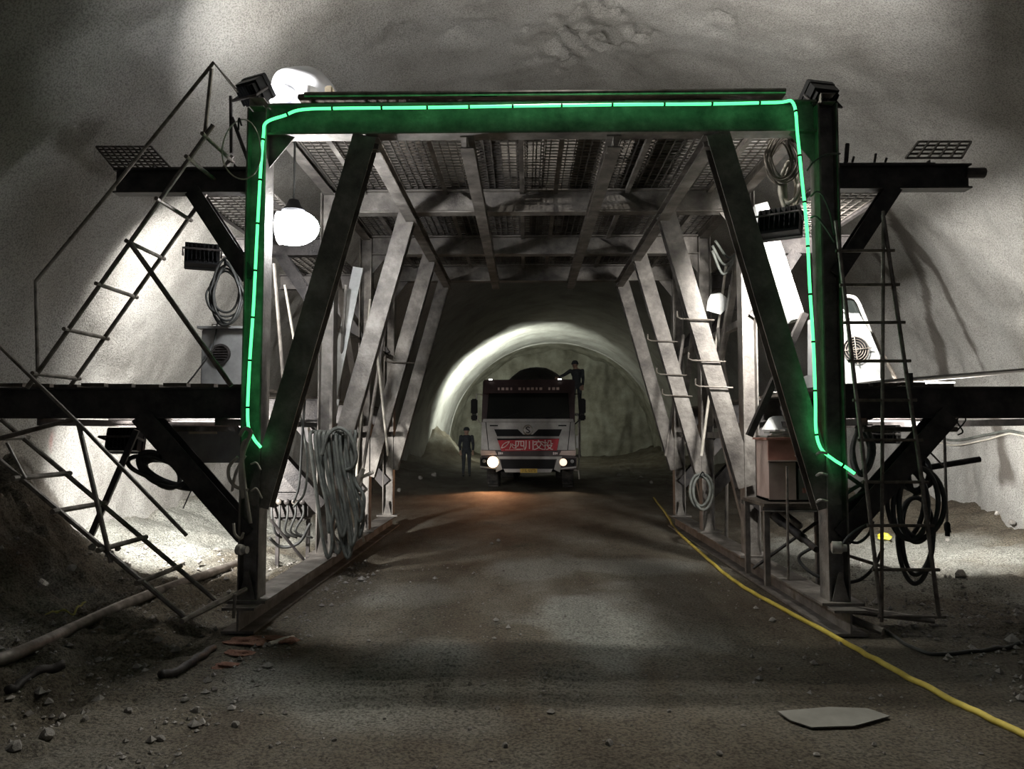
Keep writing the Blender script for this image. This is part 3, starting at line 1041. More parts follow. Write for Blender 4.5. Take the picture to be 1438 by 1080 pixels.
# beyond the truck
pF = at(722, 560, 36.5)
fl = lamp('floodlight', 'work lamp on a tripod behind the truck, lighting the far lining ring', pF, pF + np.array([-.42, .70, .50]), (.6, .4), POWER['far'], spread=178, color=(.93, 1, .88), bracket=False)
inv = fl.rotation_quaternion.to_matrix().to_4x4().inverted()
for k in range(3):
    t = 2 * math.pi * k / 3 + .4
    foot = (.75 * math.cos(t), .75 * math.sin(t), fz(pF[0] + .75 * math.cos(t), pF[1] + .75 * math.sin(t)) - pF[2])
    me = MB().rod((0, 0, -.12), foot, .03).mesh('tripod_leg', M['pipe'])
    me.transform(inv)
    q = bpy.data.objects.new('tripod_leg', me)
    COL.objects.link(q)
    q.parent = fl
# added out of view above the gantry to cast the foreground shadow band
pH = np.array([.3, 6.95, 6.2])
lamp('added_floodlight', 'unseen floodlight added above the gantry for the foreground shadow band', pH, pH + np.array([0.05, -.30, -1.0]), (.22, .10), POWER['hung'], spread=130, color=(1, .96, .88))
tag(MB().rod((.3, 7.02, 6.36), (.3, 7.02, 6.75), .015).build('hanger_rod', M['pipe']), 'thin unseen rod carrying the floodlight added above the gantry', 'rod')

# ------------------------------------------------------------------ green rope light
YG = 6.325
pth = [(366, 628), (356, 615), (348, 592), (350, 520), (356, 430), (361, 330), (366, 240), (370, 190), (374, 172), (400, 162), (424, 154), (480, 152), (600, 151), (720, 149), (860, 147), (1000, 146), (1090, 144), (1114, 145), (1120, 190), (1126, 250), (1133, 320), (1137, 400), (1142, 480), (1145, 560), (1146, 605), (1153, 630), (1170, 645), (1186, 655), (1200, 665)]
pts = spline([at(x, y, YG if i not in (0,) else 6.30) for i, (x, y) in enumerate(pth)], 6)
rope = thing('rope_light', tuple(at(366, 628, YG)), 'glowing green rope light tied around the front frame of the gantry', 'rope light')
MB().tube(pts, .0125, 8).build('glow_tube', M['green'], rope, smooth=True)
seg = 0
acc = 0
for a, b in zip(pts[:-1], pts[1:]):
    acc += np.linalg.norm(b - a)
    if acc > .33:
        acc = 0
        MB().rod(b - nrm(b - a) * .008, b + nrm(b - a) * .008, .0165, 8).build('cable_tie', M['black'], rope)

# ------------------------------------------------------------------ loops of cable and hose
def loops(c, u, v, n, seed, jit=.12, drop=0.0, k=16):
    """n closed loops round c with half axes u, v; each its own shape"""
    r = np.random.default_rng(seed)
    nrmv = nrm(np.cross(u, v))
    out = []
    for i in range(n):
        su, sv = 1 + r.normal(0, jit), 1 + r.normal(0, jit * .7)
        cc = c + nrmv * r.normal(0, .03) + u * r.normal(0, jit) + v * r.normal(0, jit * .5)
        pts = []
        for j in range(k):
            a = 2 * math.pi * j / k
            pinch = 1.0 - .35 * max(0, math.sin(a)) if drop else 1.0
            pts.append(cc + u * su * math.cos(a) * pinch + v * sv * math.sin(a) + nrmv * .02 * math.sin(2 * a + i))
        out.append(spline(pts, 3, True))
    return out


def coil(name, label, cat, px, py, Y, hw, hh, n, r, m, seed, tilt=0.0, drop=1, group=None, jit=.12):
    c = at(px, py, Y)
    u = at(px + hw * math.cos(tilt), py - hw * math.sin(tilt), Y) - c
    v = at(px + hh * math.sin(tilt), py - hh * math.cos(tilt), Y + .05) - c
    root = thing(name, tuple(c), label, cat, group)
    for P in loops(c, u, v, n, seed, jit, drop):
        MB().tube(P, r, 6, True).build('loop', M[m], root, smooth='all')
    t = c + v * 1.0
    MB().tube(spline([t + nrm(u) * .03 + np.array([0, -.06, -.02]), t + np.array([0, -.04, .05]), t - nrm(u) * .03 + np.array([0, .03, -.02])], 5), .008, 6).build('tie', M['black'], root)
    return root


coil('cable_coil', 'black cable coil hanging below the upper left floodlight', 'cable', 318, 412, 7.5, 21, 40, 7, .012, 'rubber', 3)
coil('hose_coil', 'thick black hose coil hanging sideways under the lower left platform', 'hose', 232, 662, 7.15, 40, 22, 6, .022, 'rubber', 5, tilt=-.25, drop=0, jit=.22)
coil('cable_coil', 'brown cable coil hanging in the top right corner of the gantry', 'cable', 1098, 222, 7.15, 20, 33, 7, .010, 'pipe', 8)
coil('webbing_coil', 'cream webbing loops hanging below the brown cable coil', 'webbing', 1108, 262, 7.35, 13, 30, 4, .022, 'palehose', 9)
coil('wire_loop', 'thin pale wire loop round the upper left gantry post', 'wire', 338, 215, 6.26, 27, 38, 1, .006, 'palehose', 12, drop=0)
hk = coil('hose_coil', 'long black hose coil hanging behind the right ladder', 'hose', 1284, 705, 6.42, 24, 52, 4, .020, 'rubber', 14, drop=0)
hk2 = coil('hose_coil', 'black hose loop dangling lowest behind the right ladder', 'hose', 1290, 752, 6.5, 22, 58, 2, .020, 'rubber', 17, drop=0)
coil('hose_coil', 'short black hose knot tied above the long coil at the right ladder', 'hose', 1288, 668, 6.55, 20, 22, 4, .020, 'rubber', 19, drop=0, jit=.2)
coil('hose_loop', 'grey hose loop hanging inside the far right posts', 'hose', 986, 690, 10.4, 13, 22, 3, .02, 'dustyhose', 21, drop=0)


def hose(name, label, pix, r, m, cat='hose', n=7, k=8, group=None):
    pts = spline([at(*p) for p in pix], k)
    return tag(MB().tube(pts, r, n).build(name, M[m], None, smooth='all'), label, cat, group)


# hose bundle hung on the second left post
hb = thing('hose_bundle', tuple(at(462, 690, 8.5)), 'thick bundle of grey hoses looped over the second left post', 'hose')
r_ = np.random.default_rng(4)
for i in range(9):
    x0 = 436 + i * 6 + r_.normal(0, 1)
    x1 = x0 + 20 + r_.normal(0, 4)
    yb = 745 + r_.uniform(-20, 40)
    Y = 8.42 + .03 * (i % 3)
    P = [at(x0 + 6, 606, Y + .1), at(x0, 612, Y), at(x0 + 5, 660, Y), at(x0 + 16, yb - 40, Y), at(x1 + 6, yb, Y), at(x1 + 12, yb - 35, Y + .02), at(x1 - 2, 670, Y + .05), at(x0 + 14, 604, Y + .12)]
    MB().tube(spline(P, 6), .021, 7).build('hose', M['dustyhose'], hb, smooth='all')
hose('looped_hose', 'single grey hose arching over the bundle on the second left post', [(452, 640, 8.4), (460, 612, 8.4), (476, 601, 8.4), (492, 612, 8.4), (500, 640, 8.42), (494, 657, 8.45), (474, 662, 8.5)], .022, 'dustyhose')
hose('hanging_hose', 'thin dark hose hanging straight down before the second left post', [(428, 560, 8.45), (424, 620, 8.45), (420, 680, 8.45), (412, 706, 8.45)], .014, 'rubber')
hose('hanging_hose', 'thin hose curling past the dark pump by the second left post', [(419, 570, 8.5), (431, 640, 8.5), (428, 690, 8.5), (412, 712, 8.5)], .013, 'dustyhose')

# hose ends tied to the front left post
ht = thing('hose_ends', tuple(at(345, 650, 6.3)), 'cluster of pale hose ends tied to the front left post', 'hose')
for P, r in (([(337, 612), (344, 602), (352, 607), (347, 622), (341, 640), (338, 668), (342, 700)], .018), ([(350, 616), (342, 622), (340, 640), (345, 690), (352, 735)], .015),
             ([(334, 642), (322, 655), (322, 672), (332, 684), (348, 688)], .014), ([(326, 690), (330, 668), (338, 650), (345, 640)], .012), ([(352, 652), (360, 650), (366, 660)], .008), ([(352, 690), (360, 686), (368, 700)], .008),
             ([(328, 735), (330, 750), (338, 756), (342, 748)], .012)):
    MB().tube(spline([at(x, y, 6.26) for x, y in P], 6), r, 7).build('hose', M['palehose'], ht, smooth='all')
tag(MB().lathe(at(340, 772, 6.30), (1, -.3, 0), [(.03, -.05), (.045, -.04), (.045, 0), (.03, .01), (.03, .05)], 12).build('pipe_coupling', M['rebar'], None, True), 'pale pipe coupling fixed to the front left post', 'coupling')
tag(MB().lathe(at(1178, 769, 6.30), (1, -.3, 0), [(.03, -.06), (.05, -.05), (.05, .02), (.035, .03), (.03, .06)], 12).build('pipe_coupling', M['rebar'], None, True), 'pale pipe coupling fixed to the front right post', 'coupling')
hose('valve_hose', 'black hose bending from the right post coupling to the ladder', [(1182, 768, 6.3), (1190, 756, 6.28), (1205, 744, 6.26), (1222, 736, 6.3)], .016, 'rubber')
hose('valve_hose', 'black hose drooping beside the front right post', [(1186, 758, 6.34), (1205, 762, 6.36), (1220, 750, 6.36), (1226, 732, 6.36)], .012, 'rubber')
hose('ground_hose', 'black hose curving from the front right post foot', [(1190, 818, 6.5), (1208, 814, 6.5), (1226, 798, 6.5), (1240, 770, 6.5)], .014, 'rubber')
tag(MB().rod(at(1190, 780, 6.36), at(1256, 801, 6.3), .014).build('steel_bar', M['pipe']), 'dark bar leaning from the right post across the ladder foot', 'bar')
hose('hook_wire', 'curled wire on the end of the bar below right platform', [(1345, 604, 6.5), (1356, 590, 6.5), (1350, 583, 6.5), (1344, 592, 6.5), (1352, 606, 6.5), (1345, 611, 6.5)], .006, 'rubber')
tag(MB().rod(at(1212, 603, 6.62), at(1344, 603, 6.62), .022).build('steel_bar', M['pipe']), 'horizontal bar under the lower right platform', 'bar')
hose('post_wire', 'thin dark wire arching over the top of the front right post', [(1133, 240, 6.32), (1144, 226, 6.28), (1162, 217, 6.28), (1180, 216, 6.3)], .008, 'dustyhose', 'wire')
hose('post_wire', 'thin dark wire hooked down the middle of the front right post', [(1138, 276, 6.32), (1147, 269, 6.28), (1156, 276, 6.27), (1166, 300, 6.28), (1172, 330, 6.3)], .008, 'dustyhose', 'wire')
hose('post_wire', 'lower thin wire drooping on the front right post', [(1138, 306, 6.32), (1146, 304, 6.28), (1158, 318, 6.27), (1172, 340, 6.28)], .008, 'dustyhose', 'wire')
coil('hose_coil', 'grey hose loops hanging beside the front right post under platform', 'hose', 1208, 632, 6.75, 13, 34, 4, .016, 'dustyhose', 33)
for k_, (xa, ya, xb, yb) in enumerate(((1190, 668, 1222, 690), (1176, 700, 1215, 676), (1188, 706, 1224, 684))):
    tag(MB().rod(at(xa, ya, 6.5), at(xb, yb, 6.55), .018).build('hose_stub', M['dustyhose']), ('upper', 'middle', 'lower')[k_] + ' grey hose stub beside the end of the green light', 'hose')
hp = thing('hanging_lance', tuple(at(1329, 750, 6.66)), 'thin lance with thick dark nozzle hanging right of the ladder', 'lance')
MB().rod(at(1326, 607, 6.66), at(1330, 738, 6.66), .012).build('tube', M['pipe'], hp)
MB().lathe(at(1330, 733, 6.66), (0, 0, -1), [(.014, 0), (.026, .02), (.026, .07), (.02, .08), (.02, .12)], 10).build('nozzle', M['black'], hp, True)
MB().rod(at(1332, 736, 6.65), at(1335, 748, 6.63), .006).build('trigger', M['black'], hp)
tag(MB().rod(at(1302, 657, 6.75), at(1376, 645, 6.75), .026).build('steel_bar', M['darksteel']), 'thick dark bar sticking out right of the hose coils', 'bar')
tag(MB().rod(at(1282, 610, 6.7), at(1325, 655, 6.7), .008).build('steel_rod', M['pipe']), 'thin slanting rod below the lower right platform', 'rod')
tag(MB().tube(spline([at(1186, 852, 6.5), at(1250, 862, 6.45), at(1306, 871, 6.4)], 4), .022, 8).build('ground_pipe', M['rebar'], None, True), 'pale pipe on the ground behind the right ladder foot', 'pipe')
tag(MB().rod(at(1188, 866, 6.35), at(1240, 887, 6.15), .03).build('ground_pipe', M['steel']), 'short pipe stub on the ground at the right base beam', 'pipe')

# hoses and pipes lying on the ground
def terrain_at(px, py):
    g_ = ground_at(px, py)
    for _ in range(6):
        g_ = ground_at(px, py, fz(g_[0], g_[1]))
    return g_


def on_ground(pix, r):
    pts = spline([terrain_at(*p) for p in pix], 10)
    for p in pts:
        p[2] = fz(p[0], p[1]) + r * .8
    return pts


def straight_run(pix, r):
    pts = spline([terrain_at(*p) for p in pix], 12)
    z = np.array([fz(p[0], p[1]) for p in pts])
    for _ in range(60):
        z[1:-1] = .25 * z[:-2] + .5 * z[1:-1] + .25 * z[2:]
    for p, h_ in zip(pts, z):
        p[2] = h_ + r * .9
    return pts


tag(MB().tube(on_ground([(918, 700), (932, 718), (948, 744), (1000, 792), (1050, 830), (1100, 858), (1165, 893), (1240, 935), (1330, 984), (1438, 1036), (1530, 1080)], .02), .02, 8).build('yellow_hose', M['yellowhose'], None, smooth='all'), 'long yellow hose running along the right base beam on the ground', 'hose')
tag(MB().tube(straight_run([(-60, 975), (20, 936), (200, 847), (345, 792)], .045), .045, 10).build('ground_pipe', M['pipe'], None, smooth='all'), 'thick grey pipe on the ground below the lower left ladder', 'pipe')
tag(MB().tube(on_ground([(10, 992), (45, 975), (90, 952)], .03), .028, 8).build('ground_pipe', M['darksteel'], None, smooth='all'), 'short dark pipe half buried in the left foreground dirt', 'pipe')
tag(MB().tube(on_ground([(225, 962), (262, 940), (300, 915)], .03), .026, 8).build('ground_pipe', M['darksteel'], None, smooth='all'), 'dark bar lying in the rut before the left base beam', 'bar')
tag(MB().tube(on_ground([(1245, 888), (1290, 915), (1340, 920), (1438, 908), (1500, 900)], .015), .014, 7).build('ground_cable', M['rubber'], None, smooth='all'), 'black cable on the ground at the right foreground', 'cable')
wc = [wall_hit(x, y) * np.array([1, 1, 1]) for x, y in ((1290, 600), (1340, 617), (1390, 610), (1420, 604), (1438, 606), (1500, 622))]
wc = [p + nrm(np.array([tx(p[1]) - p[0], 0, TZ - p[2]])) * .09 for p in wc]
tag(MB().tube(spline(wc, 8), .02, 7).build('wall_cable', M['dustyhose'], None, smooth='all'), 'grey cable sagging along the lower right tunnel wall', 'cable')
tag(MB().tube(spline([p + np.array([-.02, 0, -.05 - .03 * math.sin(i)]) for i, p in enumerate(wc)], 8), .014, 7).build('wall_cable', M['palehose'], None, smooth='all'), 'pale thinner cable sagging under the grey one on right wall', 'cable')

# ------------------------------------------------------------------ machines and boxes
# grey fan box on the lower left platform
fb = thing('fan_box', tuple(at(312, 545, 7.6)), 'grey metal box with a round fan vent on the lower left platform', 'fan box')
a, b = at(283, 462, 7.5), at(344, 542, 7.5)
cx, cz, w, h = (a[0] + b[0]) / 2, (a[2] + b[2]) / 2, b[0] - a[0], a[2] - b[2]
MB().bev((cx, 7.75, cz), (w, .5, h), .012).build('body', M['greybox'], fb)
MB().box((cx, 7.74, cz + h / 2 + .012), (w + .06, .56, .024)).build('lid', M['greybox'], fb)
v0 = at(310, 497, 7.49)
MB().lathe(v0, (0, -1, 0), [(.10, 0), (.10, .012), (.078, .014), (.076, .002)], 24).build('vent_ring', M['darksteel'], fb, True)
for k in range(5):
    MB().rod(v0 + np.array([-.07, -.006, -.05 + k * .025]), v0 + np.array([.07, -.006, -.05 + k * .025]), .005, 6).build('vent_bar', M['darksteel'], fb)
MB().tube([(cx - w * .35, 7.6, cz + h / 2 + .02), (cx - w * .35, 7.6, cz + h / 2 + .06), (cx - w * .25, 7.6, cz + h / 2 + .06), (cx - w * .25, 7.6, cz + h / 2 + .02)], .008, 6).build('lifting_eye', M['pipe'], fb)
hose('power_cable', 'thin black cable running from the grey fan box to deck', [(306, 450, 7.5), (298, 490, 7.45), (278, 520, 7.45), (258, 545, 7.45)], .008, 'rubber', 'cable')

# hopper under the lower left platform
a, b = at(238, 600, 7.3), at(338, 655, 7.3)
hop = thing('hopper', tuple((a + b) / 2), 'dusty grey hopper hanging under the lower left platform', 'hopper')
MB().prism([at(240, 600, 7.2), at(345, 600, 7.2), at(340, 650, 7.2), at(282, 650, 7.2)], (0, .35, 0)).build('bin', M['greybox'], hop)
MB().box((a + b) / 2 + np.array([0, -.12, .17]), (b[0] - a[0], .03, .05)).build('rim', M['steel'], hop)
MB().box(at(285, 606, 7.18), (.26, .02, .045)).build('label_strip', M['palewood'], hop)
tag(MB().bar(at(192, 604, 7.12), at(128, 752, 7.05), .05, .05).build('lamp_pole', M['darksteel']), 'slanting dark pole behind the lower left ladder', 'pole')
tag(MB().rod(at(268, 690, 7.15), at(257, 714, 7.15), .006).build('steel_rod', M['rubber']), 'thin rod stub hanging below the thick hose coil', 'rod')

# pump beside the second left post
pm = thing('hydraulic_pump', tuple(at(412, 760, 9.1)), 'dark hydraulic pump with pipes behind the front left brace', 'pump')
c = at(412, 708, 9.1)
MB().bev(c, (.44, .4, .34), .04).build('body', M['darksteel'], pm)
MB().lathe(c + np.array([-.2, -.05, .26]), (1, 0, .15), [(.06, 0), (.12, .02), (.12, .3), (.09, .32), (.05, .42)], 16).build('motor', M['steel'], pm, True)
for k in range(5):
    p = c + np.array([-.18 + .09 * k, -.22, .05])
    MB().lathe(p, (0, -1, 0), [(.025, 0), (.032, .02), (.032, .05), (.018, .06)], 10).build('valve', M['pipe'] if k % 2 else M['darksteel'], pm, True)
    MB().tube(spline([p, p + np.array([.02, -.06, -.15]), p + np.array([.05 - .03 * k, -.04, -.34]), p + np.array([.1, .05, -.42])], 6), .014, 6).build('pipe', M['rubber'], pm, smooth='all')
MB().prism([c + np.array([-.25, -.2, .16]), c + np.array([.25, -.2, .16]), c + np.array([.05, -.2, .42]), c + np.array([-.18, -.2, .38])], (0, .3, 0)).build('hood', M['darksteel'], pm)
for sx in (-.18, .18):
    MB().bar(c + np.array([sx, 0, -.17]), np.array([c[0] + sx, c[1], -.02]), .04, .04).build('leg', M['darksteel'], pm)
hose('ground_hose', 'black hose curving under the dark pump to the second post', [(378, 755, 8.6), (395, 768, 8.7), (420, 762, 8.7), (436, 735, 8.7)], .018, 'rubber')
tag(MB().rod(at(380, 730, 8.6), at(434, 795, 8.75), .016).build('steel_bar', M['darksteel']), 'dark bar slanting to the foot of the second left post', 'bar')

# white boards and drill rods in the left bay
tag(MB().bar(at(503, 376, 9.5), at(462, 575, 9.2), .13, .03, (0, 1, 0)).build('white_board', M['whitepaint']), 'long white board leaning in the left bay of the gantry', 'board')
tag(MB().bar(at(468, 560, 9.6), at(452, 640, 9.5), .16, .03, (0, 1, 0)).build('white_board', M['whitepaint']), 'short white board low in the left bay near the hose bundle', 'board')
for k, (x0, y0, x1, y1) in enumerate(((520, 420, 498, 700), (545, 430, 505, 690), (528, 480, 545, 640), (486, 400, 476, 560), (400, 400, 440, 640), (385, 370, 400, 560))):
    Y = 10.1 if k < 3 else 9.2
    tag(MB().rod(at(x0, y0, Y), at(x1, y1, Y + .2), .016 + .006 * (k % 2)).build('drill_rod', M['steel'] if k % 2 else M['palehose']), ('pale rod crossing behind the third left brace', 'long grey rod sloping to the rock drill', 'short pale rod leaning between the far left posts', 'grey rod standing beside the long white board', 'pale rod seen behind the front left brace', 'grey rod just right of the front left post')[k], 'rod', 'drill rods leaning in the left bay')
dr = thing('rock_drill', tuple(at(495, 785, 9.7)), 'dusty pale rock drill with crossed handle at the third left post', 'rock drill')
d0, d1 = at(474, 735, 9.6), at(512, 655, 9.7)
ax = nrm(d1 - d0)
MB().lathe(d0, ax, [(.03, 0), (.05, .02), (.05, .22), (.065, .24), (.065, .42), (.045, .44), (.045, .62), (.03, .64), (.03, .74)], 14).build('barrel', M['rebar'], dr, True)
MB().rod(d0 + ax * .55 + np.array([-.16, 0, -.02]), d0 + ax * .66 + np.array([.16, -.02, .03]), .022).build('handle', M['rebar'], dr)
MB().rod(d0 + ax * .45 + np.array([-.1, .04, .14]), d0 + ax * .5 + np.array([.06, 0, -.06]), .02).build('air_inlet', M['steel'], dr)
MB().rod(d0 + ax * .35, np.array([d0[0] + .12, 9.75, .2]), .02).build('leg', M['rebar'], dr)
MB().rod(d0 + ax * .4, np.array([d0[0] + .28, 9.85, .2]), .015).build('leg', M['rebar'], dr)
MB().tube(spline([d0, d0 + np.array([-.05, -.02, -.12]), d0 + np.array([.05, -.05, -.25])], 5), .02, 7).build('hose_tail', M['rubber'], dr, smooth='all')

# right bay: cabinet on a bench
cb = thing('switch_cabinet', tuple(at(1098, 705, 7.6)), 'faded red and beige switch cabinet with open door in the right bay', 'cabinet')
x0, x1 = 2.36, 2.92
zb, zt = .93, 1.52
ym = 7.75
MB().box(((x0 + x1) / 2, ym + .19, (zb + zt) / 2), (x1 - x0, .03, zt - zb)).build('back_panel', M['darksteel'], cb)
MB().box((x1 - .01, ym, (zb + zt) / 2), (.02, .4, zt - zb)).build('side_panel', M['redbox'], cb)
MB().box((x0 + .01, ym, (zb + zt) / 2), (.02, .4, zt - zb)).build('side_panel', M['pinkbox'], cb)
MB().box(((x0 + x1) / 2, ym, zt + .01), (x1 - x0 + .04, .46, .02)).build('top_panel', M['redbox'], cb)
MB().box(((x0 + x1) / 2, ym, zb + .01), (x1 - x0, .4, .02)).build('bottom_panel', M['darksteel'], cb)
fp = MB().box(((x0 + x1) / 2, ym - .205, zt - .10), (x1 - x0, .02, .20)).build('front_panel', M['redbox'], cb)
for k in range(4):
    MB().box((x0 + .30, ym - .22, zt - .05 - k * .035), (.09, .012, .014)).build('louvre', M['pinkbox'], fp)
MB().box(((x0 + x1) / 2, ym - .22, zt - .205), (x1 - x0 + .02, .05, .014)).build('ledge', M['pinkbox'], cb)
MB().box((x0 + .13, ym - .21, zb + .19), (.26, .02, .36)).build('door', M['pinkbox'], cb)
MB().box((x0 + .34, ym - .18, zb + .16), (.10, .05, .30)).build('switch_unit', M['greybox'], cb)
MB().box((x0 + .34, ym - .21, zb + .10), (.03, .02, .05)).build('switch_lever', M['redbox'], cb)
bn = thing('bench', (2.64, 7.7, 0), 'rough angle-steel bench carrying the switch cabinet in the right bay', 'bench')
MB().box((2.64, 7.7, .905), (.78, .72, .03)).build('top', M['plank'], bn)
for sy in (-.36, .36):
    MB().angle((2.24, 7.7 + sy, .87), (3.04, 7.7 + sy, .87), .05).build('rail', M['steel'], bn)
for sx in (-.36, .36):
    for sy in (-.32, .32):
        MB().angle((2.64 + sx, 7.7 + sy, .15 if sx < 0 else 0.0), (2.64 + sx, 7.7 + sy, .88), .05).build('leg', M['steel'], bn)
MB().rod((2.30, 7.9, .22), (2.9, 7.45, .82), .016).build('brace', M['darksteel'], bn)
for k, (dx, dy, rz, w, d, zz) in enumerate(((-.06, 0, .3, .52, .20, 0), (.05, .05, -.2, .44, .16, .02), (-.12, -.08, .55, .40, .07, .04), (.08, -.05, .1, .36, .12, .06))):
    Rm = np.array([[math.cos(rz), -math.sin(rz), 0], [math.sin(rz), math.cos(rz), 0], [0, 0, 1]])
    lab = ('lowest pale board on the red cabinet top', 'second pale board stacked on the red cabinet', 'narrow pale batten sticking out on the cabinet pile', 'topmost small board on the cabinet pile')[k]
    tag(MB().box((2.64 + dx, 7.72 + dy, 1.552 + zz), (w, d, .018), Rm).build('loose_board', M['rebar']), lab, 'board')
wb = at(1092, 606, 8.6)
tag(MB().lathe(np.array([wb[0], 8.6, 1.62]), (0, 0, 1), [(.17, 0), (.16, .02), (.09, .13), (.05, .15)], 20).build('reflector_cone', M['whitepaint'], None, True), 'white conical reflector behind the boards on the cabinet', 'reflector')
kb = thing('battery_box', tuple(at(1088, 592, 9.2)), 'black box with pale rim above the switch cabinet', 'box')
c = at(1088, 575, 9.2)
MB().bev(c, (.28, .3, .26), .015).build('case', M['black'], kb)
MB().box(c + np.array([0, -.02, .14]), (.32, .36, .02)).build('lid', M['rebar'], kb)
MB().tube([c + np.array([-.08, -.1, .15]), c + np.array([-.08, -.1, .2]), c + np.array([.08, -.1, .2]), c + np.array([.08, -.1, .15])], .008, 6).build('handle', M['rebar'], kb)
for k, (x0_, y0_, x1_, y1_) in enumerate(((1048, 300, 1062, 470),)):
    pass
wbm = thing('lit_channel', tuple(at(1112, 455, 8.0)), 'steel channel leaning behind the right floodlight, its lit face coloured white', 'beam')
MB().chan(at(1066, 290, 8.1), at(1118, 450, 7.9), .16, .14, .012, (0, 1, 0)).build('web', M['whitepaint'], wbm)  # lit steel strut, its brightness put into the white colour
tag(MB().bar(at(1130, 440, 7.6), at(1052, 612, 7.7), .06, .08, (0, 1, 0)).build('steel_bar', M['darksteel']), 'dark flat bar sloping down to the cabinet in right bay', 'bar')
tag(MB().prism([at(994, 422, 9.8), at(998, 414, 9.8), at(1012, 412, 9.8), at(1028, 425, 9.8), at(1012, 442, 9.8), at(992, 436, 9.8)], (.01, .05, .02)).build('plastic_sheet', M['whitepaint']), 'crumpled white sheet caught on the right bay bracing', 'sheet')
for k, (a, b, c, Y) in enumerate((((1000, 345), (1018, 372), (1040, 352), 9.6), ((1004, 338), (1024, 362), (1046, 345), 9.65), ((1000, 352), (1016, 385), (1034, 360), 9.55))):
    hose('swagged_cable', ('lowest', 'uppermost', 'middle')[(1, 2, 0)[k] if False else k] + ' grey cable swagged under the right deck edge', [(*a, Y), (*b, Y), (*c, Y)], .018, 'dustyhose', 'cable')
for k, (x0, y0, x1, y1) in enumerate(((1020, 370, 985, 640), (1008, 460, 1030, 600), (1026, 400, 1012, 500), (960, 470, 935, 640), (1036, 380, 1016, 470))):
    Y = 10.0 if k != 3 else 11.2
    tag(MB().rod(at(x0, y0, Y), at(x1, y1, Y + .2), .018 + .005 * (k % 2)).build('drill_rod', M['steel'] if k % 2 else M['palehose']), ('longest pale rod sloping across the right bay', 'grey rod leaning the other way in the right bay', 'short pale rod under the crumpled white sheet', 'grey rod behind the third right brace', 'short pale rod below the swagged cables')[k], 'rod', 'drill rods leaning in the right bay')
rd = thing('feed_drill', tuple(at(1112, 770, 7.7)), 'dark drill feed lying slanted under the bench in the right bay', 'drill')
d0, d1 = at(1075, 712, 8.4), at(1142, 768, 7.2)
ax = nrm(d1 - d0)
MB().lathe(d0, ax, [(.03, 0), (.06, .03), (.06, .5), (.045, .52), (.045, 1.0), (.03, 1.02), (.03, 1.3)], 12).build('barrel', M['darksteel'], rd, True)
MB().lathe(d0 + ax * .2 + np.array([0, -.02, .09]), ax, [(.02, 0), (.035, .02), (.035, .7), (.02, .72)], 10).build('cylinder', M['steel'], rd, True)
MB().rod(d0 + ax * .3 + np.array([-.15, 0, .02]), d0 + ax * .3 + np.array([.15, 0, .1]), .02).build('handle', M['steel'], rd)
MB().tube(spline([d1, d1 + np.array([-.1, .1, -.12]), d1 + np.array([0, 0, -.25]), d1 + np.array([.2, -.1, -.3])], 6), .016, 7).build('hose_tail', M['rubber'], rd, smooth='all')
tag(MB().rod(at(1107, 815, 7.0), at(1105, 655, 7.05), .012).build('steel_rod', M['pipe']), 'upright rebar rod standing on the right base beam', 'rod')
tag(MB().rod(at(1020, 765, 11.1), at(1021, 600, 11.1), .025).build('steel_rod', M['steel']), 'upright pipe standing on base beam between far right posts', 'rod')

# white machine on the lower right platform
wm = thing('white_blower', tuple(at(1206, 540, 8.4)), 'dusty white sloping blower housing with round wire fan guard on right platform', 'blower')
MB().prism([at(1160, 440, 8.4), at(1206, 440, 8.4), at(1222, 466, 8.4), at(1236, 500, 8.4), at(1236, 534, 8.4), at(1160, 534, 8.4)], (0, .55, 0)).build('housing', M['blower'], wm)
MB().prism([at(1160, 522, 8.3), at(1200, 522, 8.3), at(1243, 533, 8.3), at(1243, 541, 8.3), at(1160, 541, 8.3)], (0, .75, 0)).build('base', M['blower'], wm)
g = at(1201, 491, 8.38)
for k in range(5):
    rr_ = .03 + k * .027
    MB().tube([g + np.array([rr_ * math.cos(t), -.01, rr_ * math.sin(t)]) for t in np.linspace(0, 2 * math.pi, 24, endpoint=False)], .005, 5, True).build('guard_ring', M['pipe'], wm)
for t in (0.1, math.pi / 2 + .1):
    MB().rod(g - np.array([.16 * math.cos(t), .02, .16 * math.sin(t)]), g + np.array([.17 * math.cos(t), -.02, .17 * math.sin(t)]), .006, 6).build('guard_bar', M['pipe'], wm)
MB().lathe(g + np.array([0, .004, 0]), (0, -1, 0), [(.135, 0), (.135, .006), (.02, .007), (.02, .01)], 24).build('fan_disc', M['black'], wm)
pipe_part('hoop', spline([at(1165, 417, 8.5), at(1192, 416, 8.5), at(1203, 421, 8.5), at(1212, 440, 8.5), at(1222, 466, 8.5)], 6), .02, wm, 'rebar')
pipe_part('hoop_brace', [at(1165, 425, 8.45), at(1212, 452, 8.45)], .012, wm, 'rebar')
MB().prism([at(1168, 421, 8.55), at(1198, 421, 8.55), at(1208, 440, 8.55), at(1168, 440, 8.55)], (0, .03, 0)).build('window', M['glass'], wm)
MB().rod(at(1224, 468, 8.6), at(1262, 540, 8.6), .022).build('stay', M['pipe'], wm)

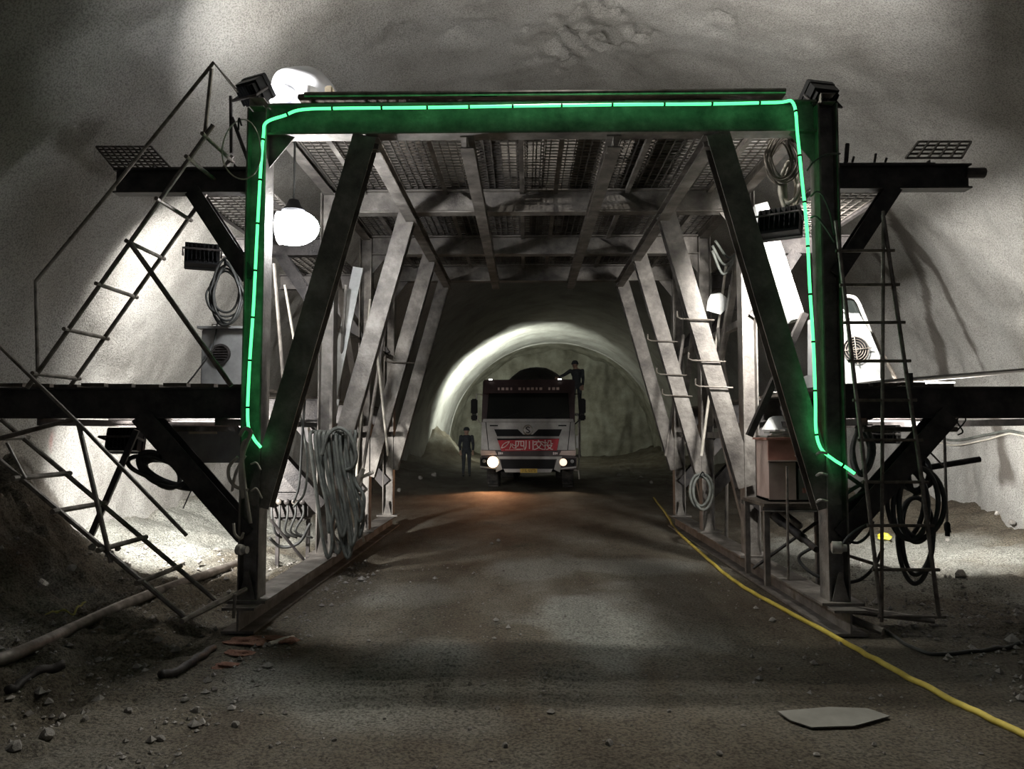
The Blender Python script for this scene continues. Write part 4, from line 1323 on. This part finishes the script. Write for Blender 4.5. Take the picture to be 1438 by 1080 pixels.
# ------------------------------------------------------------------ on the top deck
sk = thing('white_sack', tuple(at(424, 137, 7.05)), 'bulging white plastic sack on the top deck beside the left floodlight', 'sack')
c = at(424, 122, 7.1)
mb = MB()
mb.blob(c + np.array([0, .1, -.06]), (.325, .36, .27), .05, 4, 3)
mb.build('bag', M['sack'], sk, smooth='all')
MB().blob(at(392, 132, 6.86), (.15, .12, .09), .08, 3, 5).build('fold', M['sack'], sk, smooth='all')
MB().blob(at(432, 133, 6.84), (.10, .10, .08), .08, 3, 6).build('fold', M['sack'], sk, smooth='all')
tag(MB().bev(at(463, 132, 6.8), (.07, .10, .12), .012).build('wood_block', M['palewood']), 'pale wooden block leaning on the white sack', 'block')
tag(MB().bar(at(470, 134, 6.78), at(505, 134, 6.8), .08, .03).build('wood_batten', M['palewood']), 'pale batten lying beside the white sack on the top deck', 'batten')
# bracket plates beside the upper left post
tag(MB().bar(at(324, 135, 6.6), at(325, 215, 6.6), .025, .02, (0, 1, 0)).build('steel_flat', M['darksteel']), 'upright dark flat bar left of the upper left post', 'bar')
tag(MB().bar(at(326, 165, 6.6), at(352, 235, 6.6), .03, .02, (0, 1, 0)).build('steel_flat', M['darksteel']), 'slanting dark flat bar left of the upper left post', 'bar')

# ------------------------------------------------------------------ litter and stones
def drape(poly, z=.012, th=.006):
    P = [terrain_at(*p) for p in poly]
    P = [np.array([p[0], p[1], fz(p[0], p[1]) + z]) for p in P]
    return MB().prism(P, (0, 0, th))


st = spline([terrain_at(x, y) for x, y in ((66, 868), (82, 864), (100, 859), (118, 855))], 6)
sm_ = MB()
for p in st:
    sm_.v += [(p[0], p[1] - .03, fz(p[0], p[1] - .03) + .02), (p[0], p[1] + .03, fz(p[0], p[1] + .03) + .02), (p[0], p[1] - .03, fz(p[0], p[1] - .03) + .03), (p[0], p[1] + .03, fz(p[0], p[1] + .03) + .03)]
for k in range(len(st) - 1):
    for p, q in ((0, 1), (1, 3), (3, 2), (2, 0)):
        sm_.f.append((4 * k + p, 4 * k + q, 4 * k + 4 + q, 4 * k + 4 + p))
tag(sm_.build('yellow_strap', M['olive']), 'dull yellow strap lying on the dirt at the left', 'strap')
g = ground_at(1242, 768)
tag(MB().blob((g[0], g[1], fz(g[0], g[1]) + .05), (.10, .08, .05), .25, 2, 4).build('yellow_bag', M['yellow']), 'bright yellow plastic bag on the ground behind the right ladder', 'bag')
tag(drape([(1092, 1003), (1130, 1000), (1165, 997), (1218, 999), (1250, 1010), (1200, 1024), (1140, 1026), (1110, 1016)], .012).build('cardboard_sheet', M['paper']), 'flat grey cardboard sheet on the right foreground dirt', 'sheet')
for k, (x, y, s) in enumerate(((345, 905, .16), (372, 898, .14), (395, 902, .12), (335, 920, .10), (318, 935, .09))):
    g = ground_at(x, y)
    tag(MB().blob((g[0], g[1], fz(g[0], g[1])), (s, s * .6, .025), .35, 3, 40 + k).build('earth_clod', M['rust']), 'reddish earth clod before the foot of the front left post', 'clod', 'reddish clods at the left post foot')
tag(MB().tube(on_ground([(378, 908), (395, 902), (412, 898)], .02), .018, 6).build('wood_splinter', M['palehose']), 'pale splinter of wood on the reddish clods', 'splinter')

def rubble(k):
    mb = MB().blob((0, 0, 0), (1, .8, .62), .12, 2, 100 + k)
    V = np.array(mb.v)
    r = np.random.default_rng(300 + k)
    for _ in range(9):                      # knock flat facets off
        d = nrm(r.normal(0, 1, 3))
        lim = r.uniform(.45, .7)
        t = V @ d
        V = V - np.maximum(t - lim, 0)[:, None] * d
    mb.v = [tuple(p) for p in V]
    return mb


stone_meshes = [rubble(k).mesh('stone', M['stone']) for k in range(6)]
spots = [(20, 1052, .075), (65, 1035, .085), (180, 1000, .05), (260, 985, .05), (275, 1000, .06), (300, 970, .045), (225, 1040, .05), (120, 1010, .045), (40, 1005, .05), (150, 955, .04),
         (130, 770, .06), (155, 780, .07), (165, 772, .05), (205, 770, .05), (175, 790, .05), (100, 800, .05), (60, 822, .05), (45, 795, .06), (130, 830, .05), (305, 775, .08), (280, 790, .05),
         (1085, 873, .05), (1130, 925, .04), (660, 1025, .03), (710, 1048, .04), (855, 1046, .05), (1350, 810, .10), (1385, 708, .07), (1400, 722, .06), (1420, 735, .08), (1330, 760, .06), (1300, 800, .05), (1230, 700, .06), (1270, 720, .05),
         (540, 1010, .025), (470, 1040, .03), (940, 1000, .03), (1010, 1060, .04), (1060, 960, .03), (880, 960, .025), (380, 1050, .03), (330, 1020, .05), (420, 960, .025), (700, 760, .05), (690, 764, .04),
         (560, 690, .12), (610, 668, .15), (590, 672, .12), (900, 672, .12), (915, 678, .10), (870, 668, .12), (1010, 820, .03), (215, 800, .05), (240, 775, .05), (255, 790, .06), (1180, 905, .04), (1215, 910, .04), (1270, 895, .05)]
for k, (x, y, s) in enumerate(spots):
    s *= .62 if y > 880 else .8
    g = ground_at(x, y)
    for _ in range(3):
        zz = fz(g[0], g[1])
        g = ground_at(x, y, zz)
    o = bpy.data.objects.new('stone', stone_meshes[k % 6])
    COL.objects.link(o)
    o.location = (g[0], g[1], zz + s * .25)
    o.scale = (s, s, s)
    o.rotation_euler = (rng.uniform(-.3, .3), rng.uniform(-.3, .3), rng.uniform(0, 6.28))
    tag(o, ('loose grey stone in the churned dirt of the left foreground' if x < 420 and y > 880 else 'pale stone at the foot of left wall beyond the lower ladder' if x < 320 else 'grey stone on the ground beyond the right ladder' if x > 1200 and y < 830 else
        'stone on the ground close to the right base beam end' if x > 1000 and y < 930 else 'grey stone beside the road near the truck' if y < 700 else 'pebble lying on the road under the gantry' if y < 800 else 'small pebble on the dirt road before the gantry'), 'stone', 'loose stones on the tunnel floor')

# gravel too fine to count
def gravel():
    r = np.random.default_rng(77)
    n = 9000
    x = r.uniform(-4.6, 4.8, n)
    y = 2.4 + r.uniform(0, 1, n) ** 1.4 * 7.0
    dens = .25 + .75 * ((x < -1.7) | (x > 2.9)) + .0
    keep = (r.uniform(0, 1, n) < dens) & (np.abs(x + 2.285) > .2) & (np.abs(x - 2.545) > .2)
    x, y = x[keep], y[keep]
    z = floor_h(x, y)
    s = (r.gamma(2.0, .0055, len(x)) + .004) * np.where((x > -1.7) & (x < 2.9), .6, 1.0)
    base = np.array([[1, 0, 0], [-1, 0, 0], [0, 1, 0], [0, -1, 0], [0, 0, .8], [0, 0, -.6]])
    F_ = np.array([[0, 2, 4], [2, 1, 4], [1, 3, 4], [3, 0, 4], [2, 0, 5], [1, 2, 5], [3, 1, 5], [0, 3, 5]])
    a = r.uniform(0, 6.28, len(x))
    V = base[None] * s[:, None, None] * r.uniform(.6, 1.3, (len(x), 6, 1))
    c_, s_ = np.cos(a)[:, None], np.sin(a)[:, None]
    Vx, Vy = V[..., 0] * c_ - V[..., 1] * s_, V[..., 0] * s_ + V[..., 1] * c_
    V = np.stack([Vx + x[:, None], Vy + y[:, None], V[..., 2] + (z + s * .3)[:, None]], -1).reshape(-1, 3)
    FF = (F_[None] + (np.arange(len(x)) * 6)[:, None, None]).reshape(-1, 3)
    me = bpy.data.meshes.new('gravel')
    me.from_pydata(V.tolist(), [], FF.tolist())
    me.update()
    me.materials.append(M['stone'])
    o = bpy.data.objects.new('gravel', me)
    COL.objects.link(o)
    o['kind'] = 'stuff'
    tag(o, 'fine grey gravel scattered over the dirt floor', 'gravel')


gravel()

# ------------------------------------------------------------------ mixer truck (built round the origin, front at y = 0, then placed)
def text_mesh(body, size, m, depth=.004, bold=0.0):
    cu = bpy.data.curves.new('lettering', 'FONT')
    cu.body = body
    cu.size = size
    cu.extrude = depth
    cu.offset = bold
    cu.align_x, cu.align_y = 'CENTER', 'CENTER'
    ob = bpy.data.objects.new('lettering', cu)
    COL.objects.link(ob)
    dg = bpy.context.evaluated_depsgraph_get()
    me = bpy.data.meshes.new_from_object(ob.evaluated_get(dg))
    bpy.data.objects.remove(ob)
    bpy.data.curves.remove(cu)
    me.transform(Matrix(((1, 0, 0, 0), (0, 0, -1, 0), (0, 1, 0, 0), (0, 0, 0, 1))))
    me.materials.clear()
    me.materials.append(m)
    return me


tk = thing('mixer_truck', (0, 0, 0), 'white concrete mixer truck with headlights on, facing out of the tunnel', 'truck')


def tp(name, mb, m, parent=None, smooth=False):
    return mb.build(name, M[m], parent or tk, smooth)


def front(poly, y=-.02, th=.02):
    return MB().prism([(x, y, z) for x, z in poly], (0, th, 0))


# cab
prof = [(.02, .95), (.0, 1.92), (.20, 2.66), (.32, 3.0), (2.05, 3.02), (2.05, .95)]
cab = tp('cab', MB().prism([(-1.27, y, z) for y, z in prof], (2.54, 0, 0)), 'cabdark')
ws = tp('windscreen', MB().prism([(-1.13, -.022, 1.95), (1.13, -.022, 1.95), (1.09, .155, 2.66), (-1.09, .155, 2.66)], (0, .01, .0)), 'glass')
for x in (-.55, .1, .62):
    tp('wiper', MB().bar((x - .2, -.04, 1.95), (x + .28, .0, 2.10), .02, .02), 'black', ws)
tp('dash_trim', front([(-1.24, 1.86), (1.24, 1.86), (1.22, 1.94), (-1.22, 1.94)], -.04, .03), 'cabpaint')
vis = tp('sun_visor', MB().prism([(-1.22, -.06, 2.64), (-1.22, .20, 2.66), (-1.22, .34, 3.0), (-1.22, .10, 3.02)], (2.44, 0, 0)), 'cabdark')
for k in range(15):
    if k in (4, 11):
        continue
    tp('worn_letter', MB().box((-.80 + k * .115, -.063 + .01, 2.76), (.075 if k % 3 else .05, .008, .07)), 'pinkbox', vis)
for x in (-1.03, .86):
    mk = tp('marker_lamp', MB().bev((x, .06, 3.02), (.12, .06, .05), .01), 'black')
    tp('lens', MB().box((x, .022, 3.022), (.10, .012, .035)), 'lens_dim', mk)
fpn = tp('front_panel', front([(-1.28, 1.10), (1.28, 1.10), (1.26, 1.85), (-1.26, 1.85)], -.05, .06), 'cabpaint')
for s in (-1, 1):
    tp('panel_seam', MB().prism([(s * 1.06, -.056, 1.10), (s * 1.08, -.056, 1.10), (s * 1.16, -.056, 1.85), (s * 1.14, -.056, 1.85)], (0, .01, 0)), 'black', fpn)
    tp('side_badge', MB().box((s * .93, -.055, 1.76), (.22, .01, .035)), 'black', fpn)
tp('grille_opening', front([(-.92, 1.66), (-.28, 1.66), (-.13, 1.52), (.13, 1.52), (.28, 1.66), (.92, 1.66), (.84, 1.47), (-.84, 1.47)], -.062, .02), 'black')
tp('grille_bar', front([(-.84, 1.42), (.84, 1.42), (.86, 1.465), (-.86, 1.465)], -.075, .03), 'cabpaint')
tp('grille_opening', front([(-.85, 1.41), (.85, 1.41), (.70, 1.10), (-.70, 1.10)], -.062, .02), 'black')
em = tp('emblem', MB().tube([(.125 * math.cos(t), -.085, 1.645 + .125 * math.sin(t)) for t in np.linspace(0, 2 * math.pi, 28, endpoint=False)], .016, 8, True), 'chrome', None, True)
tp('emblem_disc', MB().lathe((0, -.064, 1.645), (0, -1, 0), [(.12, 0), (.12, .008), (.01, .009)], 28), 'cabpaint', em)
S = spline([(.05, -.085, 1.70), (.0, -.085, 1.725), (-.05, -.085, 1.69), (.0, -.085, 1.645), (.05, -.085, 1.60), (.0, -.085, 1.565), (-.05, -.085, 1.59)], 5)
tp('emblem_letter', MB().tube(S, .016, 6), 'darksteel', em, True)
ban = tp('banner', front([(-.82, 1.36), (.84, 1.40), (.78, 1.09), (-.72, 1.07)], -.092, .012), 'red')
for k, ch in enumerate('四川交投'):
    me = text_mesh(ch, .29, M['whiteprint'], .003, .002)
    q = bpy.data.objects.new('banner_letter', me)
    COL.objects.link(q)
    q.parent = ban
    q.location = (-.22 + k * .255, -.096, 1.215)
for P in ([(-.72, 1.15), (-.62, 1.19), (-.54, 1.27), (-.50, 1.33)], [(-.50, 1.33), (-.60, 1.30), (-.68, 1.24), (-.72, 1.15)], [(-.50, 1.13), (-.47, 1.20), (-.47, 1.28)], [(-.44, 1.24), (-.40, 1.16), (-.33, 1.17), (-.34, 1.26)], [(-.44, 1.27), (-.36, 1.22), (-.31, 1.24)]):
    tp('banner_logo', MB().tube(spline([(x, -.097, z) for x, z in P], 5), .011, 6), 'whiteprint', ban)
for k in range(12):
    tp('banner_small_print', MB().box((-.60 + k * .035 + .0, -.096, 1.105), (.02, .004, .018)), 'whiteprint', ban)
# bumper
bum = tp('bumper', MB().bev((0, .06, .76), (2.62, .26, .36), .04), 'cabdark')
tp('bumper_strip', front([(-.80, .86), (.80, .86), (.82, .93), (-.82, .93)], -.09, .03), 'cabpaint', bum)
tp('intake', front([(-.70, .60), (.70, .60), (.74, .84), (-.74, .84)], -.078, .02), 'black', bum)
tp('lower_strip', front([(-.62, .50), (.62, .50), (.66, .59), (-.66, .59)], -.09, .03), 'cabpaint', bum)
tp('upper_strip', front([(-.86, .95), (.86, .95), (.9, 1.07), (-.9, 1.07)], -.05, .03), 'cabdark', bum)
for s in (-1, 1):
    tp('bumper_corner', front([(s * .70, .58), (s * .86, .50), (s * .92, .93), (s * .80, .93)], -.10, .04), 'cabpaint', bum)
    tp('corner_strip', front([(s * .88, .58), (s * 1.30, .63), (s * 1.30, .665), (s * .88, .62)], -.10, .04), 'cabpaint', bum)
    tp('corner_cover', front([(s * .84, .97), (s * 1.28, .95), (s * 1.29, 1.09), (s * .9, 1.08)], -.07, .04), 'pinkbox', bum)
    for k in range(3):
        tp('badge_mark', MB().box((s * .74 - .05 + k * .045, -.056, 1.01), (.03, .006, .07 - .01 * k)), 'whiteprint', bum)
    hl = tp('headlight', MB().bev((s * 1.08, -.05, .77), (.40, .10, .24), .03), 'black')
    tp('lens', MB().lathe((s * .95 + .0, -.10, .775), (0, -1, 0), [(.15, 0), (.13, .02), (.05, .04)] if s < 0 else [(.10, 0), (.09, .02), (.04, .035)], 20), 'head_warm' if s < 0 else 'head_soft', hl, True)
    tp('indicator_lens', MB().lathe((s * 1.19, -.10, .80), (0, -1, 0), [(.05, 0), (.04, .012), (.01, .016)], 14), 'greybox', hl, True)
pl = tp('number_plate', MB().box((.02, -.105, .545), (.46, .012, .11)), 'plate', bum)
me = text_mesh('川L·S373', .10, M['black'], .002)
q = bpy.data.objects.new('plate_lettering', me)
COL.objects.link(q)
q.parent = pl
q.location = (.02, -.112, .545)
# mirrors
for s in (-1, 1):
    x = s * 1.47
    mi = tp('mirror', MB().bev((x, -.05, 2.28), (.18, .12, .42), .03), 'black')
    tp('small_mirror', MB().bev((x + s * .02 * 0, -.05, 1.98), (.17, .10, .17), .03), 'black', mi)
    tp('mirror_arm', MB().tube([(s * 1.27, .15, 2.62), (s * 1.42, .0, 2.62), (s * 1.40, -.02, 2.2), (s * 1.38, 0, 1.9), (s * 1.27, .1, 1.8)], .018, 6), 'rebar' if s < 0 else 'black', mi)
# chassis, wheels, fenders, steps
tp('chassis', MB().box((0, 4.4, .72), (.95, 8.2, .30)), 'black')
tp('front_axle', MB().rod((-1.0, 1.35, .52), (1.0, 1.35, .52), .08), 'black')


def wheel(x, y, r, w):
    wl = tp('wheel', MB().lathe((x - w / 2, y, r), (1, 0, 0), [(r * .55, .0), (r * .93, .0), (r, .04), (r, w - .04), (r * .93, w), (r * .55, w)], 32), 'tyre', None, True)
    tp('rim', MB().lathe((x - w / 2 + .03, y, r), (1, 0, 0), [(.03, 0), (r * .5, 0), (r * .56, w - .06), (.03, w - .06)], 20), 'greybox', wl, True)
    for k in range(22):
        t = 2 * math.pi * k / 22
        tp('tread_block', MB().box((x, y + (r + .004) * math.cos(t), r + (r + .004) * math.sin(t)), (w * .86, .05, .03), np.array([[1, 0, 0], [0, math.cos(t - math.pi / 2), -math.sin(t - math.pi / 2)], [0, math.sin(t - math.pi / 2), math.cos(t - math.pi / 2)]])), 'tyre', wl)


for s in (-1, 1):
    wheel(s * 1.06, 1.35, .53, .32)
    tp('mudguard', MB().prism([(s * .88, 1.35 + .66 * math.cos(t), .53 + .66 * math.sin(t)) for t in np.linspace(0, math.pi, 12)] + [(s * .88, 1.35 - .60 * math.cos(t), .53 + .60 * math.sin(t)) for t in np.linspace(0, math.pi, 12)], (s * .40, 0, 0)), 'cabdark')
    for y in (5.6, 6.95):
        wl = tp('wheel', MB().lathe((s * .93 - .28, y, .53), (1, 0, 0), [(.3, 0), (.49, 0), (.53, .04), (.53, .52), (.49, .56), (.3, .56)], 28), 'tyre', None, True)
        tp('rim', MB().lathe((s * .93 - .26, y, .53), (1, 0, 0), [(.03, 0), (.29, 0), (.29, .52), (.03, .52)], 16), 'greybox', wl, True)
    tp('side_guard', MB().box((s * 1.22, 3.4, .75), (.05, 2.0, .4)), 'cabdark')
tp('grab_rail', MB().tube([(1.33, .12, 1.15), (1.36, .08, 1.2), (1.36, .1, 2.0), (1.30, .2, 2.1)], .016, 6), 'rebar')
tp('reflector_strip', MB().box((1.325, .06, 1.32), (.07, .03, .34)), 'whitepaint')
tp('step_ladder', MB().box((1.30, .5, .55), (.1, .5, .05)), 'steel')
tp('air_line', MB().tube(spline([(1.36, .3, 1.2), (1.38, .3, .9), (1.36, .3, .6), (1.38, .32, .3)], 5), .02, 6), 'rebar')
# drum
c0, c1 = np.array([.0, 2.7, 2.25]), np.array([0, 7.9, 2.95])
ax = nrm(c1 - c0)
dm = tp('mixer_drum', MB().lathe(c0, ax, [(.35, -.1), (.62, 0), (.80, .25), (1.15, 1.6), (1.20, 2.0), (1.20, 2.7), (1.10, 3.2), (.70, 4.6), (.55, 5.1)], 40), 'drum', None, True)
for k in range(8):
    t0 = k * math.pi / 4
    P = []
    for j in range(14):
        h = .3 + j * .32
        rr_ = np.interp(h, [0, .25, 1.6, 2.0, 2.7, 3.2, 4.6], [.62, .80, 1.15, 1.20, 1.20, 1.10, .70]) + .008
        a_ = t0 + h * .5
        d_, s_, u_ = MB().frame(ax, (0, 0, 1))
        P.append(c0 + d_ * h + rr_ * (s_ * math.cos(a_) + u_ * math.sin(a_)))
    tp('drum_seam', MB().tube(P, .014, 5), 'drum', dm)
tp('drum_pedestal', MB().prism([(-.5, 2.5, .85), (.5, 2.5, .85), (.35, 2.5, 2.2), (-.35, 2.5, 2.2)], (0, .25, 0)), 'cabdark')
tp('rear_pedestal', MB().prism([(-.7, 7.3, .85), (.7, 7.3, .85), (.5, 7.3, 2.6), (-.5, 7.3, 2.6)], (0, .2, 0)), 'cabdark')
tp('hopper', MB().lathe((0, 7.9, 2.9), (0, .2, 1), [(.25, 0), (.30, .2), (.62, .8), (.60, .82)], 18), 'drum', None, True)
tp('chute', MB().chan((0, 8.1, 2.2), (0, 8.9, 1.2), .3, .5, .02), 'drum')
tp('service_platform', MB().box((1.32, 4.1, 2.15), (.55, 1.2, .05)), 'steel')
for y in (3.6, 4.6):
    tp('platform_leg', MB().bar((1.45, y, .8), (1.45, y, 2.14), .05, .05), 'steel')
    tp('platform_leg', MB().bar((1.10, y, .8), (1.10, y, 2.14), .05, .05), 'steel')
    tp('platform_outrigger', MB().bar((.4, y, .82), (1.5, y, .82), .06, .06), 'steel')
tk.location = (.07, 20.9, 0)
tk.rotation_euler = (0, 0, -math.radians(3.2))
# the two headlights as light sources of their own
for s, e, col in ((-1, 26, (1, .46, .22)), (1, 3, (1, .78, .55))):
    ld = bpy.data.lights.new('headlight_beam', 'SPOT')
    ld.energy = e * 9
    ld.color = col
    ld.spot_size = math.radians(100)
    ld.spot_blend = 1.0
    ld.shadow_soft_size = .08
    lo = bpy.data.objects.new('headlight_beam', ld)
    COL.objects.link(lo)
    lo.parent = tk
    lo.location = (s * .95, -.16, .775)
    lo.rotation_euler = (math.radians(90 - 32), 0, math.radians(180))


# ------------------------------------------------------------------ people
def person(label, joints, loc, rz, helmet='helmet'):
    """joints in local metres, facing -y; capsules fused by a voxel remesh into one skin"""
    root = thing('person', (0, 0, 0), label, 'person')
    mb = MB()

    def cap(a, b, ra, rb):
        a, b = np.array(a, float), np.array(b, float)
        n = 6
        pts = [a + (b - a) * i / n for i in range(n + 1)]
        mb.tube(pts, [ra + (rb - ra) * i / n for i in range(n + 1)], 12)
        mb.blob(a, (ra, ra, ra), 0, 2)
        mb.blob(b, (rb, rb, rb), 0, 2)
    J = joints
    mb.blob((np.array(J['neck']) + np.array(J['chest'])) / 2 + np.array([0, 0, -.03]), (.185, .115, .17), 0, 3)
    cap(J['chest'], J['pelvis'], .145, .14)
    mb.blob(J['pelvis'], (.165, .12, .12), 0, 3)
    cap(J['neck'], J['head'], .055, .06)
    h = np.array(J['head'])
    mb.blob(h, (.078, .098, .118), 0, 3)
    mb.blob(h + np.array([0, -.098, -.02]), (.016, .02, .026), 0, 1)
    mb.blob(h + np.array([0, -.085, -.07]), (.03, .015, .01), 0, 1)
    for s in (-1, 1):
        mb.blob(h + np.array([s * .078, 0, -.01]), (.014, .022, .034), 0, 1)
        mb.blob(h + np.array([s * .03, -.088, .015]), (.012, .012, .009), 0, 1)
    for sd in ('l', 'r'):
        sh, el, wr = J['shoulder_' + sd], J['elbow_' + sd], J['wrist_' + sd]
        cap(sh, el, .068, .052)
        cap(el, wr, .05, .036)
        d = nrm(np.array(wr) - np.array(el))
        side = nrm(np.cross(d, (0, 1, .2)))
        pc = np.array(wr) + d * .055
        mb.blob(pc, tuple(np.abs(d) * .03 + .028), 0, 2)
        for k, (o, L) in enumerate(((-.03, .065), (-.01, .08), (.012, .075), (.032, .06))):
            p0 = pc + side * o + d * .03
            cap(p0, p0 + d * L + np.array([0, -.012, -.008]), .0115, .010)
        cap(pc + side * -.03, pc + side * -.07 + d * .03, .0125, .0105)
        hp_, kn, an = J['hip_' + sd], J['knee_' + sd], J['ankle_' + sd]
        cap(hp_, kn, .088, .062)
        cap(kn, an, .06, .045)
        mb.blob(np.array(an) + np.array([0, -.06, -.04]), (.05, .13, .045), 0, 2)
    me0 = mb.mesh('body', None)
    tmp = bpy.data.objects.new('body', me0)
    COL.objects.link(tmp)
    rm = tmp.modifiers.new('r', 'REMESH')
    rm.mode = 'VOXEL'
    rm.voxel_size = .012
    sm = tmp.modifiers.new('s', 'SMOOTH')
    sm.iterations = 3
    dg = bpy.context.evaluated_depsgraph_get()
    me = bpy.data.meshes.new_from_object(tmp.evaluated_get(dg))
    bpy.data.objects.remove(tmp)
    me.shade_smooth()
    me.materials.clear()
    for m in ('cloth', 'skin', 'rubber'):
        me.materials.append(M[m])
    wl, wr_ = np.array(J['wrist_l']), np.array(J['wrist_r'])
    idx = []
    for p in me.polygons:
        c = np.array(p.center)
        i = 0
        if c[2] > h[2] - .12 or np.linalg.norm(c - wl - nrm(wl - np.array(J['elbow_l'])) * .08) < .1 or np.linalg.norm(c - wr_ - nrm(wr_ - np.array(J['elbow_r'])) * .08) < .1:
            i = 1
        elif c[2] < .14:
            i = 2
        idx.append(i)
    me.polygons.foreach_set('material_index', idx)
    b = bpy.data.objects.new('body', me)
    COL.objects.link(b)
    b.parent = root
    hm = MB().lathe(h + np.array([0, 0, .035]), (0, 0, 1), [(.125, 0), (.125, .012), (.112, .016), (.105, .06), (.075, .11), (.03, .13), (.005, .132)], 20)
    hm.build('hard_hat', M[helmet], root, smooth=True)
    root.location = loc
    root.rotation_euler = (0, 0, rz)
    return root


base = dict(head=(0, -.01, 1.58), neck=(0, 0, 1.42), chest=(0, 0, 1.28), pelvis=(0, 0, .95), hip_l=(-.09, 0, .92), hip_r=(.09, 0, .92), knee_l=(-.10, -.02, .50), knee_r=(.10, -.02, .50), ankle_l=(-.11, .02, .09), ankle_r=(.11, .02, .09),
            shoulder_l=(-.19, 0, 1.40), shoulder_r=(.19, 0, 1.40), elbow_l=(-.24, .02, 1.12), elbow_r=(.24, .02, 1.12), wrist_l=(-.22, -.10, .90), wrist_r=(.22, -.10, .90))
g = at(655, 640, 27.0)
person('person in dark work clothes standing on the ground left of the truck', base, (g[0], 27.0, fz(g[0], 27.0)), .15, 'cloth')
reach = dict(base)
reach.update(head=(-.05, -.04, 1.57), shoulder_l=(-.20, -.02, 1.39), elbow_l=(-.40, -.04, 1.26), wrist_l=(-.60, -.08, 1.17), elbow_r=(.22, .04, 1.12), wrist_r=(.20, -.06, .90))
th = math.radians(3.2)
lx, ly = 1.36, 4.15
person('person in dark clothes standing high beside the mixer drum, reaching to it', reach, (.07 + lx * math.cos(th) + ly * math.sin(th), 20.9 - lx * math.sin(th) + ly * math.cos(th), 2.178), 0.0, 'cloth')

for o in bpy.data.objects:
    if '_o' in o:
        del o['_o']
